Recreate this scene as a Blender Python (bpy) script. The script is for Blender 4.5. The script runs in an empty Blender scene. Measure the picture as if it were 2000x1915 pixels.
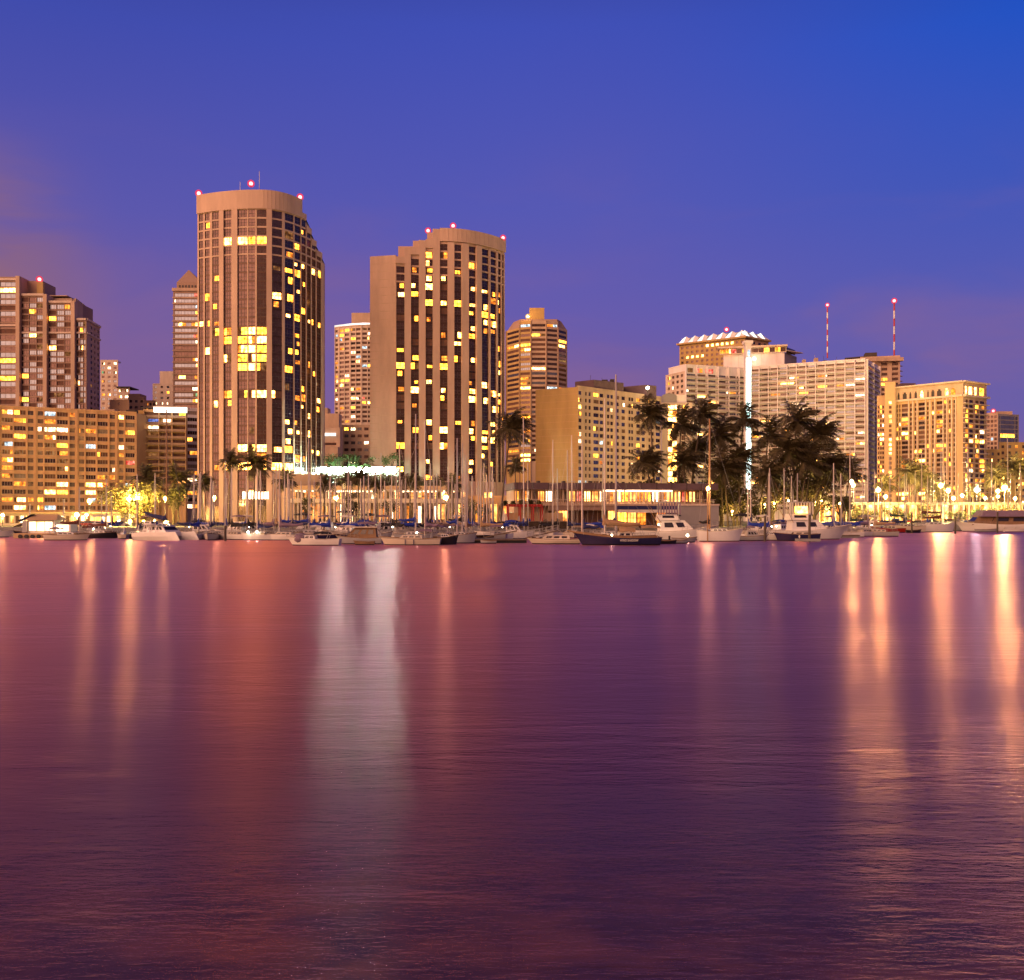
import bpy, bmesh, math, random
from mathutils import Vector
C = bpy.context.scene.collection
SC = bpy.context.scene
PI = math.pi
R = math.radians
# ------------------------------------------------------------------ camera
F = 1900.0; CX = 1000.0; HY = 1008.0; H = 4.5; G = 2.0
cam_d = bpy.data.cameras.new('camera'); cam = bpy.data.objects.new('camera', cam_d); C.objects.link(cam)
cam.location = (0, 0, H); cam.rotation_euler = (R(90), 0, 0)
cam_d.sensor_width = 36.0; cam_d.lens = 36.0 * F / 2000.0
cam_d.shift_y = (HY - 957.5) / 2000.0
cam_d.clip_start = 0.1; cam_d.clip_end = 20000
SC.camera = cam
SC.view_settings.view_transform = 'Standard'; SC.view_settings.look = 'None'
SC.view_settings.exposure = 0.0; SC.view_settings.gamma = 1.0
SC.cycles.sample_clamp_indirect = 4.0
SC.cycles.max_bounces = 6; SC.cycles.diffuse_bounces = 2; SC.cycles.glossy_bounces = 3
SC.cycles.transparent_max_bounces = 12; SC.cycles.caustics_reflective = False; SC.cycles.caustics_refractive = False
# ------------------------------------------------------------------ world
def lin(c):
    return tuple(((v / 255.0) / 12.92 if v <= 10 else (((v / 255.0) + .055) / 1.055) ** 2.4) for v in c)
SUN_DIR = Vector((-0.74, -0.60, 0.30)).normalized()
W = bpy.data.worlds.new("World"); SC.world = W; W.use_nodes = True
nt = W.node_tree; nt.nodes.clear(); N = nt.nodes.new; LK = nt.links.new
out = N('ShaderNodeOutputWorld'); bg = N('ShaderNodeBackground'); LK(bg.outputs[0], out.inputs[0])
tc = N('ShaderNodeTexCoord'); nrm = N('ShaderNodeVectorMath'); nrm.operation = 'NORMALIZE'; LK(tc.outputs['Generated'], nrm.inputs[0])
sep = N('ShaderNodeSeparateXYZ'); LK(nrm.outputs[0], sep.inputs[0])
def wmath(op, a, b=None, clamp=False):
    n = N('ShaderNodeMath'); n.operation = op; n.use_clamp = clamp
    for i, v in enumerate((a, b)):
        if v is None: continue
        if isinstance(v, (int, float)): n.inputs[i].default_value = v
        else: LK(v, n.inputs[i])
    return n.outputs[0]
def wmap(v, a, b, c=0., d=1., smooth=True):
    n = N('ShaderNodeMapRange'); n.interpolation_type = 'SMOOTHSTEP' if smooth else 'LINEAR'
    LK(v, n.inputs['Value'])
    for k, x in zip(('From Min', 'From Max', 'To Min', 'To Max'), (a, b, c, d)): n.inputs[k].default_value = x
    return n.outputs['Result']
def wmix(f, a, b, mode='MIX'):
    n = N('ShaderNodeMix'); n.data_type = 'RGBA'; n.blend_type = mode
    if isinstance(f, (int, float)): n.inputs[0].default_value = f
    else: LK(f, n.inputs[0])
    for i, v in ((6, a), (7, b)):
        if isinstance(v, tuple): n.inputs[i].default_value = (*v, 1)
        else: LK(v, n.inputs[i])
    return n.outputs[2]
def wramp(v, stops):
    n = N('ShaderNodeValToRGB'); LK(v, n.inputs[0]); e = n.color_ramp.elements
    while len(e) < len(stops): e.new(0.5)
    for i, (p, c) in enumerate(stops): e[i].position = p; e[i].color = (*lin(c), 1)
    return n.outputs[0]
zz = sep.outputs['Z']
rl = wramp(zz, [(0, (156, 104, 142)), (.08, (142, 100, 148)), (.18, (122, 96, 162)), (.28, (95, 90, 178)), (.43, (66, 78, 178)), (.62, (30, 30, 84)), (1, (18, 18, 56))])
rm = wramp(zz, [(0, (142, 100, 148)), (.1, (126, 96, 160)), (.2, (106, 94, 178)), (.3, (88, 91, 186)), (.45, (66, 82, 188)), (.62, (32, 34, 92)), (1, (18, 18, 60))])
rr = wramp(zz, [(0, (126, 98, 156)), (.1, (108, 96, 172)), (.19, (90, 94, 184)), (.3, (62, 88, 192)), (.42, (28, 84, 202)), (.62, (16, 32, 96)), (1, (14, 18, 62))])
sky = wmix(wmap(sep.outputs['X'], -.45, .02), rl, rm)
sky = wmix(wmap(sep.outputs['X'], .05, .5), sky, rr)
# drifting cloud: soft stretched noise in the direction of view
mp = N('ShaderNodeMapping'); mp.inputs['Scale'].default_value = (2.2, 2.2, 7.0); LK(nrm.outputs[0], mp.inputs[0])
ns = N('ShaderNodeTexNoise'); ns.inputs['Scale'].default_value = 1.6; ns.inputs['Detail'].default_value = 5; ns.inputs['Roughness'].default_value = .5; ns.inputs['Distortion'].default_value = .4; LK(mp.outputs[0], ns.inputs[0])
cl = wmap(ns.outputs[0], .44, .74)
low = wmap(zz, .40, .08)
sky = wmix(wmath('MULTIPLY', wmath('MULTIPLY', cl, low), .72), sky, lin((140, 102, 154)))
lf = wmath('MULTIPLY', wmap(sep.outputs['X'], -.35, -.47), wmath('MULTIPLY', wmap(zz, .35, .26), wmap(zz, .06, .22)))
sky = wmix(wmath('MULTIPLY', wmath('MULTIPLY', lf, wmap(ns.outputs[0], .28, .55)), .85), sky, lin((152, 106, 124)))
# afterglow of the sunset and the lit city behind the photographer
vd = N('ShaderNodeVectorMath'); vd.operation = 'DOT_PRODUCT'; LK(nrm.outputs[0], vd.inputs[0]); vd.inputs[1].default_value = (SUN_DIR.x, SUN_DIR.y, 0)
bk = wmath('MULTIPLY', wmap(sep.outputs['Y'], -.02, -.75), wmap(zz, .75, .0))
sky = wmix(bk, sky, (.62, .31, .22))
gl = wmath('MULTIPLY', wmap(vd.outputs['Value'], .05, .95), wmap(zz, .7, .0))
sky = wmix(gl, sky, (1.1, .46, .22))
ni = N('ShaderNodeTexSky'); ni.sky_type = 'NISHITA'; ni.sun_disc = False; ni.sun_elevation = R(1.0)
ni.sun_rotation = math.atan2(SUN_DIR.x, SUN_DIR.y); ni.altitude = 0
sky = wmix(.005, sky, ni.outputs[0], 'ADD')
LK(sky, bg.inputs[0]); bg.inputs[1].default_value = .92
# ------------------------------------------------------------------ sun (low afterglow, very soft)
sl = bpy.data.lights.new('sun', 'SUN'); so = bpy.data.objects.new('sun', sl); C.objects.link(so)
sl.energy = 4.6; sl.angle = R(75); sl.color = (1.0, .52, .30)
so.rotation_euler = (-SUN_DIR).to_track_quat('-Z', 'Y').to_euler()
# ------------------------------------------------------------------ helpers
def X(px, Y): return (px - CX) / F * Y
def Z(py, Y): return H + (HY - py) / F * Y
def PP(px, Y): return (X(px, Y), Y)
def upx(A, B, px):
    k = (px - CX) / F; dx = B[0] - A[0]; dy = B[1] - A[1]
    return (k * A[1] - A[0]) / (dx - k * dy)
def lerp(a, b, t): return a + (b - a) * t

class MB:
    def __init__(s): s.v = []; s.f = []; s.m = []
    def add(s, vs, fs, mi=0):
        o = len(s.v); s.v += [tuple(q) for q in vs]
        for f in fs: s.f.append(tuple(i + o for i in f)); s.m.append(mi)
    def quad(s, a, b, c, d, mi=0): s.add((a, b, c, d), ((0, 1, 2, 3),), mi)
    def box(s, x0, y0, z0, x1, y1, z1, mi=0):
        s.add([(x0, y0, z0), (x1, y0, z0), (x1, y1, z0), (x0, y1, z0), (x0, y0, z1), (x1, y0, z1), (x1, y1, z1), (x0, y1, z1)],
              [(0, 3, 2, 1), (4, 5, 6, 7), (0, 1, 5, 4), (1, 2, 6, 5), (2, 3, 7, 6), (3, 0, 4, 7)], mi)
    def obox(s, A, B, u0, u1, z0, z1, o0, o1, mi=0, ends=True):
        dx = B[0] - A[0]; dy = B[1] - A[1]; l = math.hypot(dx, dy); nx, ny = dy / l, -dx / l
        def p(u, o, z): return (A[0] + dx * u + nx * o, A[1] + dy * u + ny * o, z)
        fs = [(0, 1, 5, 4), (4, 5, 6, 7), (0, 3, 2, 1)]
        if ends: fs += [(1, 2, 6, 5), (3, 0, 4, 7), (2, 3, 7, 6)]
        s.add([p(u0, o1, z0), p(u1, o1, z0), p(u1, o0, z0), p(u0, o0, z0), p(u0, o1, z1), p(u1, o1, z1), p(u1, o0, z1), p(u0, o0, z1)], fs, mi)
    def prism(s, poly, z0, z1, mi=0, top=None):
        n = len(poly); o = len(s.v)
        t = top or poly
        s.v += [(p[0], p[1], z0) for p in poly] + [(p[0], p[1], z1) for p in t]
        for i in range(n):
            j = (i + 1) % n; s.f.append((o + i, o + j, o + n + j, o + n + i)); s.m.append(mi)
        s.f.append(tuple(o + n + i for i in range(n))); s.m.append(mi)
        s.f.append(tuple(o + n - 1 - i for i in range(n))); s.m.append(mi)
    def tube(s, pts, rad, n=6, mi=0, cap=True):
        pts = [Vector(p) for p in pts]
        if isinstance(rad, (int, float)): rad = [rad] * len(pts)
        o = len(s.v)
        for i, p in enumerate(pts):
            d = (pts[min(i + 1, len(pts) - 1)] - pts[max(i - 1, 0)]).normalized()
            a = d.cross(Vector((0, 0, 1)) if abs(d.z) < .9 else Vector((1, 0, 0))).normalized(); b = d.cross(a)
            for k in range(n):
                t = 2 * PI * k / n; s.v.append(tuple(p + (a * math.cos(t) + b * math.sin(t)) * rad[i]))
        for i in range(len(pts) - 1):
            for k in range(n):
                j = (k + 1) % n
                s.f.append((o + i * n + k, o + i * n + j, o + (i + 1) * n + j, o + (i + 1) * n + k)); s.m.append(mi)
        if cap:
            e = o + (len(pts) - 1) * n
            s.f.append(tuple(o + k for k in range(n))); s.m.append(mi)
            s.f.append(tuple(e + k for k in range(n))); s.m.append(mi)
    def ball(s, c, r, mi=0, nu=10, nv=6, sz=1.0):
        o = len(s.v)
        for i in range(nv + 1):
            th = PI * i / nv
            for k in range(nu):
                ph = 2 * PI * k / nu
                s.v.append((c[0] + r * math.sin(th) * math.cos(ph), c[1] + r * math.sin(th) * math.sin(ph), c[2] + r * sz * math.cos(th)))
        for i in range(nv):
            for k in range(nu):
                j = (k + 1) % nu
                s.f.append((o + i * nu + k, o + (i + 1) * nu + k, o + (i + 1) * nu + j, o + i * nu + j)); s.m.append(mi)
    def mesh(s, name, mats, origin=(0, 0, 0), smooth=False):
        me = bpy.data.meshes.new(name)
        ox, oy, oz = origin
        me.from_pydata([(a - ox, b - oy, c - oz) for a, b, c in s.v], [], s.f)
        if not isinstance(mats, (list, tuple)): mats = [mats]
        for m in mats: me.materials.append(m)
        if len(mats) > 1: me.polygons.foreach_set('material_index', s.m)
        if smooth: me.polygons.foreach_set('use_smooth', [True] * len(s.f))
        me.update(); return me
    def build(s, name, mats, parent=None, origin=(0, 0, 0), smooth=False):
        o = bpy.data.objects.new(name, s.mesh(name, mats, origin, smooth)); C.objects.link(o)
        if parent is not None: o.parent = parent
        return o
def tag(o, label, cat=None, group=None, kind=None):
    if label: o['label'] = label
    if cat: o['category'] = cat
    if group: o['group'] = group
    if kind: o['kind'] = kind
    return o
def empty(name, loc, label, cat, group=None, rz=0):
    o = bpy.data.objects.new(name, None); C.objects.link(o); o.location = loc; o.rotation_euler = (0, 0, rz)
    o.empty_display_size = .5
    return tag(o, label, cat, group)
def copy_tree(o, parent=None):
    c = o.copy(); C.objects.link(c)
    if parent is not None: c.parent = parent
    for ch in list(o.children): copy_tree(ch, c)
    return c
# ------------------------------------------------------------------ materials
M = {}
def mat(key, col, rough=.7, var=.18, scale=.35, metal=0., spec=.5, bump=0., streak=False):
    m = bpy.data.materials.new(key); m.use_nodes = True; t = m.node_tree; b = t.nodes['Principled BSDF']
    b.inputs['Roughness'].default_value = rough; b.inputs['Metallic'].default_value = metal
    b.inputs['Specular IOR Level'].default_value = spec
    g = t.nodes.new('ShaderNodeTexCoord'); mp_ = t.nodes.new('ShaderNodeMapping'); mp_.inputs['Scale'].default_value = (1, 1, .25 if streak else 1)
    n = t.nodes.new('ShaderNodeTexNoise'); n.inputs['Scale'].default_value = scale; n.inputs['Detail'].default_value = 6; n.inputs['Roughness'].default_value = .65
    r = t.nodes.new('ShaderNodeValToRGB'); e = r.color_ramp.elements
    e[0].position = .3; e[1].position = .7
    e[0].color = (*[max(0, c * (1 - var)) for c in col], 1); e[1].color = (*[min(1, c * (1 + var * .7)) for c in col], 1)
    t.links.new(g.outputs['Object'], mp_.inputs[0]); t.links.new(mp_.outputs[0], n.inputs[0]); t.links.new(n.outputs[0], r.inputs[0]); t.links.new(r.outputs[0], b.inputs['Base Color'])
    if bump:
        bp = t.nodes.new('ShaderNodeBump'); bp.inputs['Strength'].default_value = bump; bp.inputs['Distance'].default_value = .05
        t.links.new(n.outputs[0], bp.inputs['Height']); t.links.new(bp.outputs[0], b.inputs['Normal'])
    M[key] = m; return m
def lit(key, c1, c2, s, var=.8, scale=.8, nee=False):
    """something that gives off light: a lit room behind its curtain, a lamp, a tube"""
    m = bpy.data.materials.new(key); m.use_nodes = True; t = m.node_tree; t.nodes.clear()
    o = t.nodes.new('ShaderNodeOutputMaterial'); em = t.nodes.new('ShaderNodeEmission'); t.links.new(em.outputs[0], o.inputs[0])
    if var:
        g = t.nodes.new('ShaderNodeNewGeometry'); n = t.nodes.new('ShaderNodeTexNoise'); n.inputs['Scale'].default_value = scale; n.inputs['Detail'].default_value = 3
        t.links.new(g.outputs['Position'], n.inputs[0])
        r = t.nodes.new('ShaderNodeValToRGB'); r.color_ramp.elements[0].position = .35; r.color_ramp.elements[1].position = .68
        r.color_ramp.elements[0].color = (*c1, 1); r.color_ramp.elements[1].color = (*c2, 1)
        t.links.new(n.outputs[0], r.inputs[0]); t.links.new(r.outputs[0], em.inputs[0])
        mr = t.nodes.new('ShaderNodeMapRange'); mr.inputs['From Min'].default_value = .3; mr.inputs['From Max'].default_value = .7
        mr.inputs['To Min'].default_value = s * (1 - var); mr.inputs['To Max'].default_value = s * (1 + var)
        t.links.new(n.outputs[0], mr.inputs[0]); t.links.new(mr.outputs[0], em.inputs[1])
    else:
        em.inputs[0].default_value = (*c2, 1); em.inputs[1].default_value = s
    m.cycles.emission_sampling = 'AUTO' if nee else 'NONE'
    M[key] = m; return m
def halo_shell(key, col, s, mix=.55):  # see-through glowing shell, painted glare around a lamp core
    m = bpy.data.materials.new(key); m.use_nodes = True; t = m.node_tree; t.nodes.clear()
    o = t.nodes.new('ShaderNodeOutputMaterial'); em = t.nodes.new('ShaderNodeEmission'); tr = t.nodes.new('ShaderNodeBsdfTransparent'); mx = t.nodes.new('ShaderNodeMixShader')
    em.inputs[0].default_value = (*col, 1); em.inputs[1].default_value = s; mx.inputs[0].default_value = mix
    t.links.new(tr.outputs[0], mx.inputs[1]); t.links.new(em.outputs[0], mx.inputs[2]); t.links.new(mx.outputs[0], o.inputs[0])
    m.cycles.emission_sampling = 'NONE'; M[key] = m; return m
mat('hotel_concrete', (.56, .39, .295), .75, .2, .2, streak=True, bump=.1)
mat('tan_concrete', (.54, .385, .27), .8, .24, .22, streak=True)
mat('amber_wall', (.70, .44, .24), .8, .22, .2, streak=True)  # street lamp orange put into the wall colour
mat('brown_concrete', (.36, .24, .18), .8, .15, .12, streak=True)
mat('cream_concrete', (.68, .55, .44), .8, .2, .22, streak=True)
mat('white_concrete', (.84, .78, .76), .8, .18, .25, streak=True)
mat('gold_wall', (.50, .34, .13), .8, .20, .2, streak=True)
mat('ochre_wall', (.58, .38, .21), .8, .12, .2, streak=True)
mat('grey_concrete', (.30, .28, .28), .85, .15, .2)
mat('dark_trim', (.05, .04, .04), .6, .2, .5)
mat('dark_glass', (.095, .058, .058), .12, .35, .5, metal=.8)
mat('blue_glass', (.16, .18, .25), .1, .25, .4, metal=.9)
mat('spandrel_glass', (.065, .036, .028), .22, .3, .3, metal=.7)
mat('curtain', (.16, .075, .05), .85, .35, .8)
mat('pale_curtain', (.32, .25, .2), .85, .35, .8)
mat('frame_bronze', (.06, .045, .04), .5, .2, 1)
mat('frame_pale', (.45, .38, .33), .5, .15, 1)
mat('roof_dark', (.07, .055, .05), .9, .25, .3)
mat('roof_purple', (.14, .09, .10), .9, .25, .4)
mat('asphalt', (.05, .047, .045), .9, .25, .2)
mat('paving', (.16, .14, .12), .9, .25, .15)
mat('stone_dark', (.075, .05, .035), .95, .5, 1.2, bump=.8)
mat('wood_dock', (.16, .11, .08), .9, .3, 1.0)
mat('piling_wood', (.10, .075, .06), .9, .35, 2)
mat('steel', (.45, .43, .42), .4, .12, 1, metal=.6)
mat('red_paint', (.45, .03, .025), .6, .15, .6)
mat('white_paint', (.75, .72, .70), .5, .06, .6)
mat('mast_metal', (.48, .42, .40), .35, .1, .5, metal=.35)
mat('wood_mast', (.40, .22, .09), .5, .2, .8)
mat('gel_white', (.84, .79, .76), .3, .08, .4)
mat('gel_cream', (.66, .56, .46), .3, .08, .4)
mat('gel_grey', (.38, .36, .38), .35, .12, .4)
mat('gel_navy', (.02, .02, .07), .25, .2, .4)
mat('gel_red', (.34, .02, .015), .3, .15, .4)
mat('gel_black', (.018, .016, .02), .3, .2, .4)
mat('bottom_paint', (.05, .02, .02), .7, .3, .6)
mat('teak', (.26, .15, .08), .8, .25, 1.2)
mat('cover_blue', (.015, .04, .34), .85, .3, 1.2)
mat('cover_navy', (.02, .025, .11), .85, .3, 1.2)
mat('cover_tan', (.40, .25, .14), .9, .2, 1.0)
mat('cover_green', (.015, .05, .04), .9, .3, 1.0)
mat('cover_maroon', (.13, .035, .025), .9, .25, 1.0)
mat('cover_purple', (.22, .15, .22), .9, .2, 1.0)
mat('cover_black', (.02, .017, .02), .9, .3, 1.0)
mat('boat_glass', (.05, .04, .045), .1, .3, .8, metal=.5)
mat('rubber', (.03, .03, .035), .7, .2, 1)
mat('palm_trunk', (.13, .095, .07), .95, .3, 1.5)
mat('palm_leaf', (.085, .066, .028), .6, .45, .9)
mat('leaf_green', (.06, .115, .024), .65, .5, .8)
mat('leaf_olive', (.085, .075, .022), .65, .5, .8)
mat('leaf_gold', (.17, .14, .035), .65, .5, .8)  # olive leaf lightened, with the banyan's lamplight put into its colour
mat('bark', (.10, .07, .05), .95, .3, 1.2)
mat('canvas_white', (.72, .66, .60), .85, .08, .6)
mat('lamp_metal', (.12, .11, .10), .5, .2, 1, metal=.5)
mat('stripe_red', (.45, .05, .05), .6, .1, 1)
mat('car_red', (.35, .03, .02), .25, .1, 1); mat('car_white', (.7, .7, .7), .25, .05, 1); mat('car_dark', (.03, .03, .04), .2, .1, 1); mat('car_silver', (.4, .4, .42), .25, .08, 1)
lit('lit_yellow', (1, .28, .02), (1, .38, .035), 7.5)
lit('lit_amber', (1, .22, .02), (1, .33, .04), 2.0)
lit('lit_bright', (1, .38, .06), (1, .50, .11), 13.)
lit('lit_white', (1, .55, .26), (1, .74, .46), 5.5)
lit('lit_cool', (.55, .75, .9), (.8, .95, 1), 1.3)
lit('lit_dim', (.7, .22, .06), (.9, .4, .14), .30)
lit('lit_green', (.1, .6, .2), (.6, 1, .5), .8)
lit('lit_red', (1, .05, .03), (1, .3, .2), 1.4)
lit('lit_blue', (.15, .22, .9), (.4, .5, 1), .7)
lit('room_glow', (1, .24, .035), (1, .46, .11), 3.4, .7, .35)
lit('shop_glow', (1, .36, .08), (1, .56, .18), 7.0, .75, .30, nee=True)
lit('shop_white', (1, .6, .3), (1, .76, .5), 7.0, .5, .4, nee=True)
lit('tree_tube', (.7, 1, .76), (.8, 1, .84), 90., .3, .5, nee=True)
lit('tube_white', (.66, 1, .76), (.66, 1, .72), 700., .35, .5, nee=True)
lit('shaft_glow', (.55, .95, .85), (.82, 1, .97), 6., .15, .15, nee=True)
lit('canopy_glow', (1, .9, .7), (1, .95, .82), 3.4, .1, .5)
lit('roof_wash', (1, .86, .75), (1, .95, .9), 1.6, .35, .2)  # floodlight on roof surfaces put in as their own glow
lit('lamp_amber', (1, .6, .15), (1, .68, .17), 2600., 0, nee=True)
lit('lamp_hot', (1, .6, .15), (1, .70, .18), 13000., 0, nee=True)
lit('lamp_roof', (1, .6, .15), (1, .52, .13), 260., 0, nee=True)
lit('lamp_warm', (1, .7, .35), (1, .66, .30), 1500., 0, nee=True)
lit('lamp_mid', (1, .6, .15), (1, .68, .17), 6500., 0, nee=True)
lit('lamp_ground', (1, .6, .15), (1, .66, .15), 5000., 0, nee=True)
lit('lamp_pale', (.8, 1, .9), (.85, 1, .92), 1500., 0, nee=True)
lit('lamp_white', (.8, 1, .9), (.85, 1, .92), 2200., 0, nee=True)
lit('bulb', (1, .8, .5), (1, .82, .55), 40., 0, nee=True)
lit('beacon_core', (1, .25, .25), (1, .22, .22), 14., 0)
halo_shell('beacon_lens', (1, .05, .09), 1.0, .6)  # shell colour painted as the red glow around a beacon
halo_shell('amber_globe', (1, .50, .08), 1.6, .5)
halo_shell('white_globe', (.75, 1, .8), 1.3, .45)
# ------------------------------------------------------------------ setting: water, seabed, land
def water_material():
    m = bpy.data.materials.new('harbour_water'); m.use_nodes = True; t = m.node_tree; t.nodes.clear()
    A = t.nodes.new; L = t.links.new
    o = A('ShaderNodeOutputMaterial'); geo = A('ShaderNodeNewGeometry')
    def noise(sx, sy, sc, det, rough=.55, dist=0., rot=0.):
        mp_ = A('ShaderNodeMapping'); mp_.inputs['Scale'].default_value = (sx, sy, 1); mp_.inputs['Rotation'].default_value = (0, 0, rot); L(geo.outputs['Position'], mp_.inputs[0])
        n = A('ShaderNodeTexNoise'); n.inputs['Scale'].default_value = sc; n.inputs['Detail'].default_value = det; n.inputs['Roughness'].default_value = rough; n.inputs['Distortion'].default_value = dist
        L(mp_.outputs[0], n.inputs[0]); return n.outputs[0]
    def mth(op, a, b):
        n = A('ShaderNodeMath'); n.operation = op
        for i, v in enumerate((a, b)):
            if isinstance(v, (int, float)): n.inputs[i].default_value = v
            else: L(v, n.inputs[i])
        return n.outputs[0]
    fine = noise(.8, 3.0, 2.2, 4, .6, .3, .12)
    mid = noise(.35, 1.3, .8, 4, .55, .5, -.1)
    big = noise(.05, .22, .5, 4, .5, .6, .05)
    tiny = noise(2.2, 6.5, 2.4, 2, .5, .3, .2)
    h = mth('ADD', mth('MULTIPLY', tiny, .10), mth('ADD', mth('ADD', mth('MULTIPLY', fine, .28), mth('MULTIPLY', mid, .7)), mth('MULTIPLY', big, .25)))
    bp = A('ShaderNodeBump'); pt = noise(.03, .085, .7, 4, .55, 1.4, .25); pm = A('ShaderNodeMapRange'); L(pt, pm.inputs['Value']); pm.inputs['From Min'].default_value = .38; pm.inputs['From Max'].default_value = .62; pm.inputs['To Min'].default_value = .05; pm.inputs['To Max'].default_value = .72; L(pm.outputs[0], bp.inputs['Strength']); bp.inputs['Distance'].default_value = .10; L(h, bp.inputs['Height'])
    rg = A('ShaderNodeMapRange'); rg.inputs['From Min'].default_value = .35; rg.inputs['From Max'].default_value = .65; rg.inputs['To Min'].default_value = .285; rg.inputs['To Max'].default_value = .35
    L(big, rg.inputs['Value'])
    fr = A('ShaderNodeFresnel'); fr.inputs['IOR'].default_value = 1.9; L(bp.outputs[0], fr.inputs['Normal'])
    gl = A('ShaderNodeBsdfAnisotropic'); tg = A('ShaderNodeCombineXYZ'); tg.inputs[0].default_value = 1.0; L(tg.outputs[0], gl.inputs['Tangent']); gl.inputs['Anisotropy'].default_value = .30; gl.inputs['Color'].default_value = (.92, .48, .58, 1); L(rg.outputs[0], gl.inputs['Roughness']); L(bp.outputs[0], gl.inputs['Normal'])
    tr = A('ShaderNodeBsdfTransparent'); tr.inputs['Color'].default_value = (.86, .74, .78, 1)
    df = A('ShaderNodeBsdfDiffuse'); df.inputs['Color'].default_value = (.06, .014, .04, 1)
    ms = A('ShaderNodeMixShader'); ms.inputs[0].default_value = .20; L(tr.outputs[0], ms.inputs[1]); L(df.outputs[0], ms.inputs[2])
    mx = A('ShaderNodeMixShader'); bf = mth('SUBTRACT', 1.0, geo.outputs['Backfacing']); L(mth('MULTIPLY', fr.outputs[0], bf), mx.inputs[0]); L(ms.outputs[0], mx.inputs[1]); L(gl.outputs[0], mx.inputs[2])
    L(mx.outputs[0], o.inputs[0]); return m
M['water'] = water_material()
b = MB(); b.quad((-2500, -300, 0), (2500, -300, 0), (2500, 420, 0), (-2500, 420, 0))
tag(b.build('water', M['water']), 'calm harbour water with soft ripples streaked by reflected light', kind='structure')
def seabed_material():
    m = mat('seabed', (.15, .062, .026), .95, .5, .5)
    t = m.node_tree; b_ = t.nodes['Principled BSDF']
    g = t.nodes.new('ShaderNodeNewGeometry'); n = t.nodes.new('ShaderNodeTexVoronoi'); n.inputs['Scale'].default_value = .8
    n2 = t.nodes.new('ShaderNodeTexNoise'); n2.inputs['Scale'].default_value = .55; n2.inputs['Detail'].default_value = 5
    t.links.new(g.outputs['Position'], n2.inputs[0])
    r = t.nodes.new('ShaderNodeValToRGB'); e = r.color_ramp.elements; e[0].position = .42; e[0].color = (.02, .010, .025, 1); e[1].position = .62; e[1].color = (.20, .085, .030, 1)
    t.links.new(n2.outputs[0], r.inputs[0])
    sp = t.nodes.new('ShaderNodeSeparateXYZ'); t.links.new(g.outputs['Position'], sp.inputs[0]); mr = t.nodes.new('ShaderNodeMapRange'); mr.inputs['From Min'].default_value = 12.0; mr.inputs['From Max'].default_value = 21.0
    t.links.new(sp.outputs['Y'], mr.inputs['Value']); mx = t.nodes.new('ShaderNodeMix'); mx.data_type = 'RGBA'; t.links.new(mr.outputs[0], mx.inputs[0]); t.links.new(r.outputs[0], mx.inputs[6]); mx.inputs[7].default_value = (.035, .010, .018, 1)  # seabed colour darkened outward for the light lost in deeper water
    t.links.new(mx.outputs[2], b_.inputs['Base Color']); return m
seabed_material()
b = MB(); prof = [(-300, -.3), (0, -.35), (5.5, -.45), (9, -.6), (13, -.95), (18, -1.8), (28, -4.5), (45, -8), (420, -9)]
rnd = random.Random(5)
xs = [-2500, -400, -60] + [i * 1.0 for i in range(-14, 15)] + [60, 400, 2500]
grid = []
for (y, z) in prof:
    grid.append([(x, y, z - (.12 * rnd.random() if 0 < y < 20 else 0)) for x in xs])
for i in range(len(prof) - 1):
    for j in range(len(xs) - 1): b.quad(grid[i][j], grid[i][j + 1], grid[i + 1][j + 1], grid[i + 1][j])
tag(b.build('seabed', M['seabed'], smooth=True), 'brown sandy shallows with dark weed patches under the water', kind='structure')
# land: one sheet with a shoreline that steps back on the camera's right hand side
SHORE = [(-3000, 222), (-100, 222), (-30, 226), (0, 214), (58, 214), (66, 250), (90, 335), (3000, 335)]
b = MB()
poly = SHORE + [(9000, 9000), (-9000, 9000)]
b.prism(poly, -9.5, G - .2, 0)
tag(b.build('ground', M['paving']), 'paved harbour land behind the marina', kind='structure')
b = MB(); b.prism([(-400, 258), (64, 258), (96, 352), (400, 352), (400, 362), (88, 362), (58, 268), (-400, 268)], G - .3, G - .19, 0)
tag(b.build('road', M['asphalt']), 'asphalt harbour road along the marina', kind='structure')
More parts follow.
